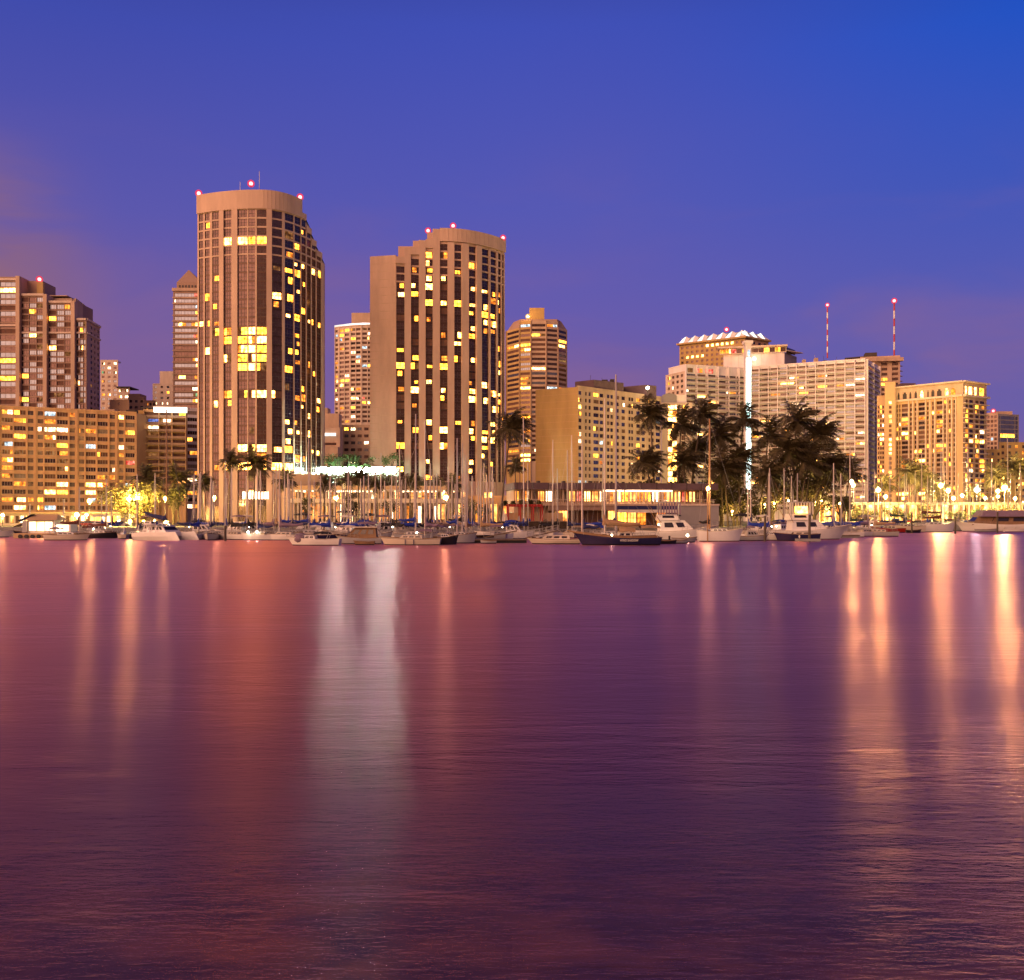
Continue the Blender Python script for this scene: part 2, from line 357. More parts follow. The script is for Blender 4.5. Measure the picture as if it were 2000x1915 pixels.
# ------------------------------------------------------------------ buildings
class Bld:
    def __init__(s, name, label, cat, ox, oy, seed=1, group=None, depth=.28):
        s.o = (ox, oy, G - .2); s.root = empty(name, s.o, label, cat, group); s.mb = {}; s.win = []; s.r = random.Random(seed); s.d = depth; s.narrow = False
    def p(s, name, m):
        k = (name, m)
        if k not in s.mb: s.mb[k] = MB()
        return s.mb[k]
    def pick(s, plit, mix, dark):
        if s.r.random() < plit: return s.r.choices([k for k, _ in mix], [w for _, w in mix])[0]
        return s.r.choices([k for k, _ in dark], [w for _, w in dark])[0]
    def window(s, A, B, u0, u1, zb, zt, key, off, nx=2, nz=0, fm='frame_bronze', bar=.09):
        """one window: its pane (dark glass, curtain or lit room) and a frame with mullions"""
        w = MB()
        dx = B[0] - A[0]; dy = B[1] - A[1]; l = math.hypot(dx, dy); nx_, ny_ = dy / l, -dx / l
        def P_(u, z, o): return (A[0] + dx * u + nx_ * o, A[1] + dy * u + ny_ * o, z)
        zl = zh = None
        if s.narrow and key.startswith('lit') and s.r.random() < .8:      # lit room glimpsed between drawn side curtains
            m_ = s.r.choice([(.16, .84), (.1, .55), (.45, .9), (.2, .7), (.25, .95), (.08, .9)]); a_, c_ = lerp(u0, u1, m_[0]), lerp(u0, u1, m_[1])
            sides = [(u0, a_, 'dark_glass'), (a_, c_, key), (c_, u1, 'dark_glass')]; zl, zh = lerp(zb, zt, s.r.choice([.05, .2, .3])), lerp(zb, zt, s.r.choice([.93, .86, .7]))
        elif key.startswith('lit') and s.r.random() < .45 and nx > 1:      # a curtain drawn over one side of a lit room
            k = s.r.randint(1, nx - 1) / nx; um = u0 + (u1 - u0) * k
            c2 = s.r.choice(['curtain', 'lit_dim', 'lit_amber'])
            sides = [(u0, um, key), (um, u1, c2)] if s.r.random() < .5 else [(u0, um, c2), (um, u1, key)]
        else: sides = [(u0, u1, key)]
        keys = []
        for a, c, k in sides:
            if k not in keys: keys.append(k)
            if k == key and zl is not None:
                if 'dark_glass' not in keys: keys.append('dark_glass')
                for z0_, z1_, kk in ((zb, zl, 'dark_glass'), (zl, zh, k), (zh, zt, 'dark_glass')): w.quad(P_(a, z0_, off), P_(c, z0_, off), P_(c, z1_, off), P_(a, z1_, off), keys.index(kk))
            else: w.quad(P_(a, zb, off), P_(c, zb, off), P_(c, zt, off), P_(a, zt, off), keys.index(k))
        keys.append(fm); fi = len(keys) - 1; hb = bar / l / 2
        for i in range(nx + 1):
            u = u0 + (u1 - u0) * i / nx
            w.obox(A, B, max(u0, u - hb), min(u1, u + hb), zb, zt, off - .02, off + .07, fi)
        for j in range(1, nz + 1):
            z = zb + (zt - zb) * j / (nz + 1); w.obox(A, B, u0, u1, z - bar / 2, z + bar / 2, off - .02, off + .075, fi)
        w.obox(A, B, u0, u1, zb, zb + bar, off - .02, off + .085, fi)
        s.win.append((abs((u1 - u0) * dx) * (zt - zb) + (100 if key in ('lit_bright', 'lit_white', 'lit_yellow') else 0) * 0, w, keys))
    def seg(s, A, B, z0, z1, cols, rows, wall='tan_concrete', sp=None, plit=.2, mix=(('lit_yellow', 1),), dark=(('dark_glass', 1),), force=None,
            nx=2, nz=0, fm='frame_bronze', proud=0., spo=0., cap=.5, px=True, bar=.09, back=.42):
        """a straight wall from A to B with window columns; cols in photo columns (px) or fractions; rows (zb,zt) from the top down"""
        cu = [(upx(A, B, c[0]), upx(A, B, c[1])) if px else c for c in cols]
        cu = [(max(0, a), min(1, c)) for a, c in cu]
        wl = s.p('wall', wall); u = 0.
        for a, c in cu:
            if a - u > 1e-4: wl.obox(A, B, u, a, z0, z1, -back, proud)
            u = c
        if 1 - u > 1e-4: wl.obox(A, B, u, 1, z0, z1, -back, proud)
        for ci, (a, c) in enumerate(cu):
            z = z1
            for ri, (zb, zt) in enumerate(rows):
                if zt > z1 or zb < z0: continue
                key = sp if (sp and ri > 0) else wall
                if z - zt > .01: s.p('wall' if key == wall else 'cladding', key).obox(A, B, a, c, zt, z, -back, spo, ends=False)
                k = force(ci, ri) if force else None
                if k is None: k = s.pick(plit, mix, dark)
                s.window(A, B, a, c, zb, zt, k, -s.d, nx, nz, fm, bar)
                z = zb
            if z - z0 > .01: s.p('wall', wall).obox(A, B, a, c, z0, z, -back, spo, ends=False)
        if cap: s.p('parapet', wall).obox(A, B, 0, 1, z1, z1 + cap, -.6, proud + .12)
    def plain(s, A, B, z0, z1, wall, th=.42, part='wall', proud=0.): s.p(part, wall).obox(A, B, 0, 1, z0, z1, -th, proud)
    def core(s, pts, D, z0, z1, m='brown_concrete', inset=.46, part='roof'):
        """the solid behind the facade, closed by the roof"""
        q = []
        for i, p_ in enumerate(pts):
            n = Vector((0, 0))
            for a, c in ((i - 1, i), (i, i + 1)):
                if 0 <= a and c < len(pts):
                    d = Vector((pts[c][0] - pts[a][0], pts[c][1] - pts[a][1])).normalized(); n += Vector((d.y, -d.x))
            n.normalize(); q.append((p_[0] - n.x * inset, p_[1] - n.y * inset))
        ym = max(p_[1] for p_ in q) + D
        q += [(q[-1][0] * ym / q[-1][1] if q[-1][0] < 0 else q[-1][0], ym), (q[0][0] * ym / q[0][1] if q[0][0] > 0 else q[0][0], ym)]
        s.p(part, m).prism(q, z0, z1)
    def finish(s, limit=100):
        for (name, m), mb in s.mb.items(): mb.build(name, M[m], s.root, s.o)
        s.win.sort(key=lambda t: -t[0])
        for i, (a, w, keys) in enumerate(s.win[:limit]): w.build('window', [M[k] for k in keys], s.root, s.o)
        rest = s.win[limit:]
        if rest:
            allk = []; big = MB()
            for a, w, keys in rest:
                for k in keys:
                    if k not in allk: allk.append(k)
                o = len(big.v); big.v += w.v
                big.f += [tuple(i + o for i in f) for f in w.f]; big.m += [allk.index(keys[mi]) for mi in w.m]
            tag(big.build('window', [M[k] for k in allk], s.root, s.o), None, kind='stuff')
        return s.root
    def beacon(s, x, y, z, r=.62):
        b_ = MB(); b_.tube([(x, y, z - 1.2), (x, y, z - .3)], [.18, .25], 6); b_.ball((x, y, z), r, 1, 10, 6)
        o = b_.build('beacon', [M['lamp_metal'], M['beacon_core']], s.root, s.o)
        l = MB(); l.ball((x, y, z), r * 1.9, 0, 12, 8); l.build('lens', M['beacon_lens'], o, s.o)  # outer ball added as the beacon's red glow
def rows(zt, pitch, n, h): return [(zt - i * pitch - h, zt - i * pitch) for i in range(n)]
def evenc(a, b_, n, gap): # n window columns between two photo columns with a gap share
    w = (b_ - a) / n; return [(a + i * w + w * gap / 2, a + (i + 1) * w - w * gap / 2) for i in range(n)]
APT = (('lit_white', 3), ('lit_bright', 3), ('lit_yellow', 2), ('lit_amber', 2), ('lit_dim', 3), ('lit_cool', 1), ('lit_green', .15), ('lit_red', .25))
HOT = (('lit_yellow', 4), ('lit_amber', 2), ('lit_bright', 3))
DRK = (('dark_glass', 5), ('curtain', 2))
DRA = (('dark_glass', 3), ('curtain', 4), ('pale_curtain', 1))

# ---- tall curved hotel tower
def Y1(px):
    if px < 500: r_ = 1 + .0175 * ((500 - px) / 114) ** 2
    elif px < 512: r_ = 1
    else: r_ = 1 + .071 * ((px - 512) / 116) ** 2.0
    return 310 * r_
def tower_one():
    t = Bld('hotel_tower', 'tallest curved hotel tower with blank crown band and stepped shoulder', 'hotel tower', X(500, 320), 320, 11); t.narrow = True
    glass = [(389, 397.7), (400.5, 410), (415, 429.3), (438, 453.3), (464.8, 483), (485.3, 498.4), (501.8, 520.4), (531, 551), (556, 573), (575, 586.6), (588.5, 597), (599, 606.7), (608.6, 616.3), (618, 626.5)]
    ed = [386] + [x for g in glass for x in g] + [628]
    P = lambda px: PP(px, Y1(px))
    fl = 2.88; zt0 = 102.1
    tops = [108.3] * 10 + [104.2, 100.3, 97.1, 94.2]
    first = [0] * 10 + [0, 1, 2, 3]
    RW = rows(zt0, fl, 35, 2.36)
    full = {3: (3, 4, 5, 6), 13: (3, 4, 5, 6), 14: (3, 4, 5, 6), 15: (4, 5, 6), 16: (3, 4, 5, 6), 17: (4, 5, 6), 20: (3, 4, 5, 6, 7), 26: (4, 5, 6), 28: (3, 4, 5, 6, 7, 8)}
    extra = {(9, 3), (8, 4), (9, 5), (9, 6), (10, 5), (8, 6), (8, 7), (10, 7), (9, 8), (7, 9), (8, 9), (7, 10), (2, 7), (2, 10), (2, 12), (1, 12), (0, 12), (2, 13), (8, 11), (9, 11), (1, 15), (9, 13), (9, 14), (9, 15),
             (11, 11), (12, 11), (13, 11), (13, 5), (12, 5), (1, 1), (7, 20), (9, 20), (8, 17), (9, 16), (11, 16), (12, 17), (8, 23), (9, 23), (8, 24), (8, 25), (7, 26), (8, 26), (9, 27), (11, 24), (12, 26), (13, 26), (2, 21), (3, 21), (2, 28), (10, 21), (10, 19), (11, 22), (13, 20), (13, 21), (10, 27)}
    dark_rows = ('curtain',)
    for i, (a, b_) in enumerate(glass):
        A, B = P(a), P(b_); z1 = tops[i]; k0 = first[i]
        rw = RW[k0:]; rw = [q for q in rw if q[0] > (18.5 if i > 6 else 5)]
        z0 = G - .2
        def force(ci, ri, i=i, k0=k0):
            r_ = ri + k0
            if i in full.get(r_, ()): return 'lit_bright' if r_ in (26, 28) or (i == 5 and r_ > 12) else ('lit_yellow' if t.r.random() < .75 else 'lit_bright')
            if r_ == 27 and 3 < i < 7: return t.r.choice(['curtain', 'lit_amber'])
            if (i, r_) in extra: return t.r.choice(['lit_bright', 'lit_yellow', 'lit_yellow', 'lit_bright', 'lit_amber'])
            pr = .02 if i < 7 else .05
            if t.r.random() < pr: return t.r.choice(['lit_amber', 'lit_yellow', 'lit_bright', 'lit_dim'])
            return 'dark_glass'
        z = z1
        for ri, (zb, zt) in enumerate(rw):
            top5 = ri + k0 < 5
            t.p('wall' if (ri == 0 or top5) else 'cladding', 'hotel_concrete' if (ri == 0 or top5) else 'spandrel_glass').obox(A, B, 0, 1, zt, z, -.42, .06 if (ri == 0 or top5) else -.07, ends=False)
            t.narrow = i not in full.get(ri + k0, ())
            t.window(A, B, 0, 1, zb, zt, force(0, ri), -.16, 3 if b_ - a > 14 else 2, 1, 'frame_bronze', .10)
            z = zb
            if ri + k0 == 4:
                t.p('wall', 'hotel_concrete').obox(A, B, 0, 1, zb - .5, zb, -.42, .06, ends=False); z = zb - .5
        if z > z0: t.p('wall', 'hotel_concrete' if i > 6 else 'spandrel_glass').obox(A, B, 0, 1, z0, z, -.42, -.1)
    for i in range(0, len(ed) - 1, 2):
        a, b_ = ed[i], ed[i + 1]; A, B = P(a), P(b_)
        z1 = tops[min(i // 2, 13)]
        t.p('pier', 'hotel_concrete').obox(A, B, 0, 1, G - .2, z1 - (5.6 if i // 2 < 10 else 1.4), -.45, .5 if b_ - a > 7 else .12)
    for px0, px1, zt in ((386, 588, 108.3),):
        n = 28; pts = [P(lerp(px0, px1, k / n)) for k in range(n + 1)]
        for k in range(n): t.p('parapet', 'hotel_concrete').obox(pts[k], pts[k + 1], 0, 1, 102.3, zt, -.5, .55)
        t.core(pts, 16, G - .2, zt - .4, 'hotel_concrete')
    for px0, px1, zt in ((588, 597.5, 104.2), (597.5, 607.5, 100.3), (607.5, 617, 97.1), (617, 628, 94.2)):
        pts = [P(px0), P((px0 + px1) / 2), P(px1)]
        for k in range(2): t.p('parapet', 'hotel_concrete').obox(pts[k], pts[k + 1], 0, 1, zt - 1.9, zt, -.5, .3)
        t.core(pts, 14, G - .2, zt - .4, 'hotel_concrete')
    # entrance of the hotel and the low podium
    A, B = PP(472, 305), PP(524, 305)
    t.p('entrance', 'shop_white').obox(A, B, 0, 1, Z(975, 305), Z(961, 305), -.3, 0)
    for k in range(9): t.p('entrance', 'dark_trim').obox(A, B, k / 8.5, k / 8.5 + .03, Z(975, 305), Z(961, 305), -.2, .25)
    A, B = PP(562, 304), PP(634, 309)
    t.plain(A, B, G - .2, Z(926, 304), 'tan_concrete', 14, 'podium')
    for px, zt in ((388, 109.2), (490, 110.6), (586, 109.2)): t.beacon(X(px, Y1(px) + .5), Y1(px) + .6, zt)
    for px, h in ((469, 4), (506.5, 7.5)):
        a_ = MB(); a_.tube([(X(px, 314), 314, 107.8), (X(px, 314), 314, 108.3 + h)], .09, 5); a_.build('antenna', M['steel'], t.root, t.o)
    t.finish()
tower_one()
# ---- second hotel tower
def Y2(px):
    if px <= 860: return 345 + 2.5 * max(0, (px - 774)) / 86
    return 347.5 + 14.5 * ((px - 860) / 124) ** 2.2
def tower_two():
    t = Bld('hotel_tower', 'second hotel tower with broad blank side wall and roof stepping up', 'hotel tower', X(860, 355), 355, 12); t.narrow = True
    glass = [(774, 790), (802.5, 818), (831, 845), (859, 874), (887, 901), (914.5, 929), (939, 954), (957.5, 969), (972, 978), (980, 983.5)]
    P = lambda px: PP(px, Y2(px)); fl = 2.84
    z5 = Z(477, 347.3)          # top of the glass under the crown
    k0s = [3, 2, 1, 0, 0, 0, 0, 0, 0, 0]
    crown = z5 + 5.6
    tops = [z5 - 3 * fl + 3.3, z5 - 2 * fl + 4.0, z5 - fl + 4.2] + [crown] * 7
    RW = rows(z5, fl, 36, 2.28)
    lits = {0: (5, 6, 13, 15, 16, 18, 22, 25, 28), 1: (3, 5, 6, 9, 14, 15, 17, 18, 20, 23), 2: (1, 2, 3, 4, 5, 7, 9, 15, 17, 22, 24, 27, 29), 3: (1, 4, 7, 11, 14, 15, 18, 19, 23, 25),
            4: (3, 7, 11, 12, 14, 22, 29, 30, 31, 32), 5: (2, 5, 7, 8, 10, 11, 14, 17, 18, 19, 22, 23, 24, 27, 28, 30), 6: (5, 7, 8, 9, 10, 17, 19, 23, 24, 25, 26, 31), 7: (5, 6, 8, 9, 10, 18, 20, 22, 23, 24, 27, 31), 8: (5, 6, 7, 12, 14, 15, 18, 19, 20), 9: (21,)}
    for i, (a, b_) in enumerate(glass):
        A, B = P(a), P(b_); k0 = k0s[i]; z = tops[i]
        rw = [q for q in RW[k0:] if q[0] > Z(950, 345)]
        for ri, (zb, zt) in enumerate(rw):
            r_ = ri + k0; c = ri == 0 or r_ < 5 or (i < 3 and ri < 3)
            t.p('wall' if c else 'cladding', 'hotel_concrete' if c else 'spandrel_glass').obox(A, B, 0, 1, zt, z, -.42, .1 if c else -.14, ends=False)
            k = 'dark_glass' if i > 5 else ('dark_glass' if t.r.random() < .8 else 'curtain')
            if r_ in lits.get(i, ()): k = t.r.choice(['lit_yellow', 'lit_yellow', 'lit_bright', 'lit_bright', 'lit_amber'])
            t.window(A, B, 0, 1, zb, zt, k, -.3, 2, 1, 'frame_bronze', .12); z = zb
        t.p('wall', 'hotel_concrete').obox(A, B, 0, 1, G - .2, z, -.42, .02)
    ed = [772.5] + [x for g in glass for x in g] + [985]
    for i in range(0, len(ed) - 1, 2):
        a, b_ = ed[i], ed[i + 1]; j = min(i // 2, 9); zt = tops[min(j, 9)] if i // 2 < 4 else crown
        t.p('pier', 'hotel_concrete').obox(P(a), P(b_), 0, 1, G - .2, zt - (.4 if i // 2 < 4 else 5), -.45, .75 if b_ - a > 7 else .25)
    A, B = PP(722.5, 347), PP(772.5, 345); zl = Z(500, 346)
    t.plain(A, B, G - .2, zl, 'hotel_concrete', 8)
    for k in range(1, 34): t.p('joint', 'tan_concrete').obox(A, B, 0, 1, zl - k * 2.84, zl - k * 2.84 + .14, -.1, .05)
    def top(p0, p1, zb, zt, D, y=None):
        A_, B_ = (P(p0) if y is None else PP(p0, y)), (P(p1) if y is None else PP(p1, y))
        n = max(1, int((p1 - p0) / 8)); pts = [(P(lerp(p0, p1, k / n)) if y is None else PP(lerp(p0, p1, k / n), y)) for k in range(n + 1)]
        for k in range(n): t.p('parapet', 'hotel_concrete').obox(pts[k], pts[k + 1], 0, 1, zb, zt, -.5, .8 if y is None else 0)
        t.core(pts, D, G - .2, zt - .5, 'hotel_concrete')
    top(772.5, 802, tops[0] - 2.4, tops[0], 14); top(802, 831, tops[1] - 2.6, tops[1], 14); top(831, 859, tops[2] - 3, tops[2], 14); top(859, 985, z5 + .9, crown, 14)
    t.p('penthouse', 'hotel_concrete').box(X(779, 352), 350, tops[0] - 2, X(812, 352), 362, Z(484.5, 352)); t.p('penthouse', 'hotel_concrete').box(X(807, 353), 352, tops[0], X(845, 353), 364, Z(472, 353))
    t.p('penthouse', 'hotel_concrete').box(X(834.5, 354), 353, tops[0], X(872, 354), 366, Z(456, 354))
    t.beacon(X(836, 354), 354, Z(451, 354)); t.beacon(X(885, 349), 349, Z(441.5, 349)); t.beacon(X(982.5, 361), 361, Z(465, 361))
    t.finish()
tower_two()
def plant(t, p0, p1, Y, zt, n, seed):
    # tanks, lift heads, ducts and a rail on a roof
    r = random.Random(seed)
    for k in range(n):
        a = lerp(p0, p1, (k + r.uniform(.1, .6)) / n); w = (p1 - p0) / n * r.uniform(.2, .5); h = r.uniform(.8, 2.2); b = MB()
        b.box(X(a, Y), Y, zt - .4, X(a + w, Y), Y + 3, zt + h)
        if r.random() < .5: b.tube([(X(a, Y), Y + 1, zt), (X(a, Y), Y + 1, zt + h + r.uniform(.8, 2.5))], .07, 5)
        b.build('roof_unit', M[r.choice(['grey_concrete', 'tan_concrete', 'roof_dark'])], t.root, t.o)
# ---- long apartment block at the water's edge (runs out of the frame)
def block_front():
    A, B = PP(-75, 337), PP(267, 365)
    t = Bld('apartment_block', 'long amber lit apartment block of small windows by the marina', 'apartment block', X(100, 360), 355, 21)
    zt = Z(803, 357); cols = [(c[0] / 4.9, c[1] / 4.9) for c in ((-350, -250), (-235, -130), (-90, -30), (18, 122), (134, 246), (268, 320), (362, 412), (428, 532), (544, 650), (668, 716), (758, 806), (822, 916), (934, 1032), (1050, 1100), (1138, 1184), (1202, 1290))]
    rw = rows(zt - 1.0, 2.82, 14, 1.55)
    wide = [c[1] - c[0] > 15 for c in cols]
    def force(ci, ri):
        p_ = .55 if wide[ci] else .24
        if t.r.random() < p_: return t.r.choices([k for k, _ in APT], [w for _, w in APT])[0]
        return None
    # the facade is leaning with the street so build it column group by column group for true mullion counts
    t.seg(A, B, G - .2, zt, cols, rw, 'amber_wall', None, 0, APT, DRA, force, nx=4, nz=0, bar=.1, fm='frame_pale')
    plant(t, 5, 262, 366, zt, 7, 1)
    t.core([A, B], 16, G - .2, zt, 'roof_dark')
    for c0, c1 in zip(cols[:-1], cols[1:]):
        u = (upx(A, B, c0[1]) + upx(A, B, c1[0])) / 2; t.p('pier', 'amber_wall').obox(A, B, u - .004, u + .004, G, zt, 0, .3)
    t.plain(B, (B[0] + 2.5, B[1] + 16), G - .2, zt, 'ochre_wall')
    t.finish()
block_front()
def balcony_block():
    A, B = PP(267, 372), PP(366, 376)
    t = Bld('apartment_block', 'dark balconied block with glowing white rooftop canopy', 'apartment block', X(316, 376), 376, 22)
    zt = Z(803, 374); A2 = (lerp(A[0], B[0], .13), lerp(A[1], B[1], .13))
    t.plain(A, A2, G - .2, zt, 'gold_wall')
    rw = rows(zt - .5, 2.63, 13, 2.0)
    t.seg(A2, B, G - .2, zt, [(281, 310), (313, 334), (337, 362)], rw, 'ochre_wall', None, .38, (('room_glow', 3), ('lit_dim', 4), ('lit_yellow', 2), ('lit_white', 1), ('lit_blue', .4)), (('curtain', 3), ('dark_glass', 2)), nx=4)
    for zb, _ in rw:
        b_ = t.p('balcony', 'brown_concrete'); b_.obox(A2, B, .02, .98, zb - .25, zb - .02, 0, 1.3); b_.obox(A2, B, .02, .98, zb, zb + .75, 1.22, 1.3)
    for u in (.02, .36, .66, .97): t.p('pier', 'ochre_wall').obox(A2, B, u - .008, u + .008, G, zt, .01, 1.35)
    t.core([A, B], 14, G - .2, zt, 'roof_dark')
    A3, B3 = PP(300, 370), PP(365, 372)
    t.p('canopy', 'canopy_glow').obox(A3, B3, 0, 1, Z(806, 371), Z(796, 371), -.5, 0); t.p('canopy', 'white_concrete').obox(A3, B3, -.02, 1.02, Z(796, 371), Z(794.5, 371), -7, .4)
    t.p('pergola', 'dark_trim').obox(PP(276, 374), PP(300, 374), 0, 1, Z(797, 374), Z(795.5, 374), -4, 0)
    for k in range(6): t.p('pergola', 'dark_trim').obox(PP(276, 374), PP(300, 374), k / 5.3, k / 5.3 + .06, zt, Z(797, 374), -.2, 0)
    t.finish()
balcony_block()
def pale_slab():
    A, B = PP(364, 398), PP(404, 402)
    t = Bld('apartment_block', 'narrow pale grey block squeezed beside the tallest hotel tower', 'apartment block', X(380, 402), 402, 23)
    zt = Z(800, 400)
    t.seg(A, B, G - .2, zt, [(366.5, 385), (387, 402)], rows(zt - .8, 2.74, 15, 1.5), 'white_concrete', None, .5, (('lit_white', 3), ('lit_yellow', 2), ('lit_amber', 2), ('lit_cool', 1)), DRA, nx=4, fm='frame_pale')
    t.core([A, B], 14, G - .2, zt); t.finish()
pale_slab()
def condo_brown():
    t = Bld('condo_tower', 'brown condominium tower of stepped glass bays with tall piers', 'apartment tower', X(100, 490), 490, 24)
    DB = (('blue_glass', 5), ('curtain', 3), ('dark_glass', 2))
    MX = (('lit_bright', 2), ('lit_white', 1), ('lit_yellow', 2), ('lit_dim', 2), ('lit_green', .3), ('lit_blue', .4))
    fl = 2.9; zb0 = G - .2
    def bay(p0, p1, ytop, nx, yy=480, pl=.13):
        A, B = PP(p0, yy), PP(p1, yy); zt = Z(ytop, yy)
        n = int((zt - 20) / fl); w = (p1 - p0) / 3
        t.seg(A, B, zb0, zt, evenc(p0, p1, 3, .08), rows(zt - .9, fl, n, 2.1), 'brown_concrete', None, pl, MX, DB, nx=nx, proud=.15, cap=.9)
        for yl in (650.5,) if p0 > 0 else (636,): t.p('ledge', 'cream_concrete').obox(A, B, 0, 1, Z(yl + 1.6, yy), Z(yl - 1.6, yy), -.2, .6)
        t.p('ledge', 'cream_concrete').obox(A, B, 0, 1, zt - .1, zt + 1.0, -.3, .7)
        t.core([A, B], 18, zb0, zt - .2)
    bay(-70, 33, 548, 3); bay(42, 86, 578, 3); bay(95, 141, 592, 3); bay(149.5, 169, 626, 2)
    for p0, yt in ((33, 541), (86, 576.5), (140.5, 590)):
        A, B = PP(p0, 479.5), PP(p0 + 7.5, 479.5); t.p('pier', 'tan_concrete').obox(A, B, 0, 1, zb0, Z(yt, 480), -8, 1.4)
    # the flank that turns away
    A, B = PP(169, 480), PP(195, 500); zt = Z(626, 480)
    t.seg(A, B, zb0, zt, [(177, 180.5), (184.5, 186.5), (190.5, 193)], rows(zt - 1.6, fl, 19, 1.5), 'tan_concrete', None, .03, MX, (('dark_glass', 1),), nx=1)
    t.p('ledge', 'cream_concrete').obox(A, B, 0, 1, zt - .1, zt + 1.0, -.3, .7); t.p('ledge', 'cream_concrete').obox(A, B, 0, 1, Z(652, 480), Z(649, 480), -.3, .6)
    A, B = PP(148, 484), PP(166, 500); zt = Z(585, 484)
    t.seg(A, B, Z(640, 484), zt, [(151, 153), (163, 165)], rows(zt - 4.5, fl, 4, 1.4), 'tan_concrete', None, 0, MX, (('dark_glass', 1),), nx=1)
    t.core([PP(141, 484), A, B], 8, zb0, zt)
    t.p('penthouse', 'brown_concrete').box(X(38, 486), 486, Z(580, 486), X(83, 486), 500, Z(549, 486)); t.p('penthouse', 'gold_wall').box(X(72, 484), 484, Z(580, 486), X(84, 484), 486, Z(551, 484))
    t.p('penthouse', 'brown_concrete').box(X(-70, 486), 486, Z(552, 486), X(32, 486), 500, Z(541, 486))
    t.p('penthouse', 'tan_concrete').box(X(97, 486), 486, Z(592, 486), X(140, 486), 498, Z(583, 486)); t.p('penthouse', 'tan_concrete').box(X(94, 485), 485, Z(579.5, 486), X(131, 485), 499, Z(578, 486))
    t.beacon(X(77, 485), 485, Z(546, 485), .9); t.finish()
condo_brown()
def striped_tower():
    t = Bld('office_tower', 'slim dark blue banded tower with a pyramid roof', 'tower', X(370, 530), 530, 25)
    A, B = PP(338, 520), PP(408, 520); zt = Z(569, 520)
    t.seg(A, B, G - .2, zt, [(341, 406)], rows(zt - 1.2, 3.14, 24, 1.8), 'brown_concrete', None, 0, force=lambda c, r_: 'blue_glass' if r_ < 9 or t.r.random() < .35 else 'dark_glass', nx=10)
    t.core([A, B], 16, G - .2, zt); t.p('ledge', 'tan_concrete').obox(A, B, -.02, 1.02, zt, zt + 1.6, -1, .7)
    for i, (zb, z_) in enumerate(rows(zt - 1.2, 3.14, 24, 1.8)): t.p('ledge', 'tan_concrete').obox(A, B, -.02, 1.01, zb - .75, zb - .25, 0, .35)
    for i, (r_, p0, p1, k) in enumerate(((0, 379, 387, 'lit_red'), (1, 339, 343, 'lit_white'), (2, 382, 388, 'lit_cool'), (3, 382, 387, 'lit_yellow'), (5, 349, 363, 'lit_bright'), (5, 374, 388, 'lit_bright'), (7, 378, 388, 'lit_red'), (8, 382, 387, 'lit_white'), (11, 376, 388, 'lit_white'), (12, 383, 388, 'lit_bright'), (14, 349, 362, 'lit_bright'), (16, 376, 388, 'lit_white'), (17, 377, 387, 'lit_green'), (18, 376, 388, 'lit_bright'), (14, 380, 387, 'lit_amber'), (20, 377, 388, 'lit_white'))):
        zb, z_ = rows(zt - 1.2, 3.14, 24, 1.8)[r_]; t.window(A, B, upx(A, B, p0), upx(A, B, p1), zb + .1, z_ - .1, k, -.14, 2)
    xa, xb = X(345, 522), X(393, 522); za = zt + 1.4; zm = Z(552, 522); zp = Z(530, 530)
    q = [(xa, 522), (xb, 522), (xb, 535), (xa, 535)]
    t.p('attic', 'brown_concrete').prism(q, za, zm)
    for k in range(7): t.p('attic', 'dark_trim').box(xa + 1.2 + k * 1.7, 521.8, za + .9, xa + 2.0 + k * 1.7, 522.1, za + 2.2)
    t.p('roof', 'brown_concrete').prism(q, zm, zp, top=[(X(369, 528) + d, 528 + e) for d, e in ((-.2, -.2), (.2, -.2), (.2, .2), (-.2, .2))])
    t.finish()
striped_tower()
def small_tower(name, label, cat, p0, p1, ytop, yy, ncol, fl, wall, plit, seed, D=14, mix=APT, dark=(('dark_glass', 2), ('blue_glass', 1)), gap=.5, h=1.4, nx=2, ylow=None, parts=None):
    t = Bld(name, label, cat, X((p0 + p1) / 2, yy), yy, seed)
    A, B = PP(p0, yy), PP(p1, yy); zt = Z(ytop, yy); n = max(1, int((zt - (Z(ylow, yy) if ylow else 6)) / fl))
    t.seg(A, B, G - .2, zt, evenc(p0, p1, ncol, gap), rows(zt - 1.0, fl, n, h), wall, None, plit, mix, dark, nx=nx)
    t.core([A, B], D, G - .2, zt)
    if parts: parts(t)
    return t.finish()
small_tower('apartment_tower', 'small pale tower with few windows behind the brown condominium', 'apartment tower', 196, 230.5, 705, 600, 3, 2.75, 'cream_concrete', .22, 31,
            parts=lambda t: (t.p('penthouse', 'white_concrete').box(X(203, 602), 602, Z(705, 600), X(226, 602), 610, Z(702.5, 600)),))
small_tower('apartment_block', 'little flat roofed block with a lit top floor', 'apartment block', 229, 253, 758, 580, 2, 3.6, 'cream_concrete', .5, 32, mix=(('lit_white', 1),), parts=lambda t: t.p('roof', 'roof_dark').box(X(227, 579), 578, Z(758, 580), X(255, 579), 592, Z(756, 580)))
small_tower('apartment_block', 'low brown block with a plain side wall', 'apartment block', 214, 252, 783, 500, 1, 3.6, 'ochre_wall', 0, 33, gap=.9, nx=1)
small_tower('apartment_block', 'low brown block with a boxy rooftop room', 'apartment block', 250, 282, 778, 520, 3, 3.2, 'brown_concrete', .1, 34, parts=lambda t: t.p('penthouse', 'brown_concrete').box(X(252, 522), 521, Z(778, 520), X(275, 522), 530, Z(769, 520)))
small_tower('apartment_block', 'low dark block with a row of roof windows', 'apartment block', 278, 304, 784, 540, 4, 3.0, 'brown_concrete', .25, 35)
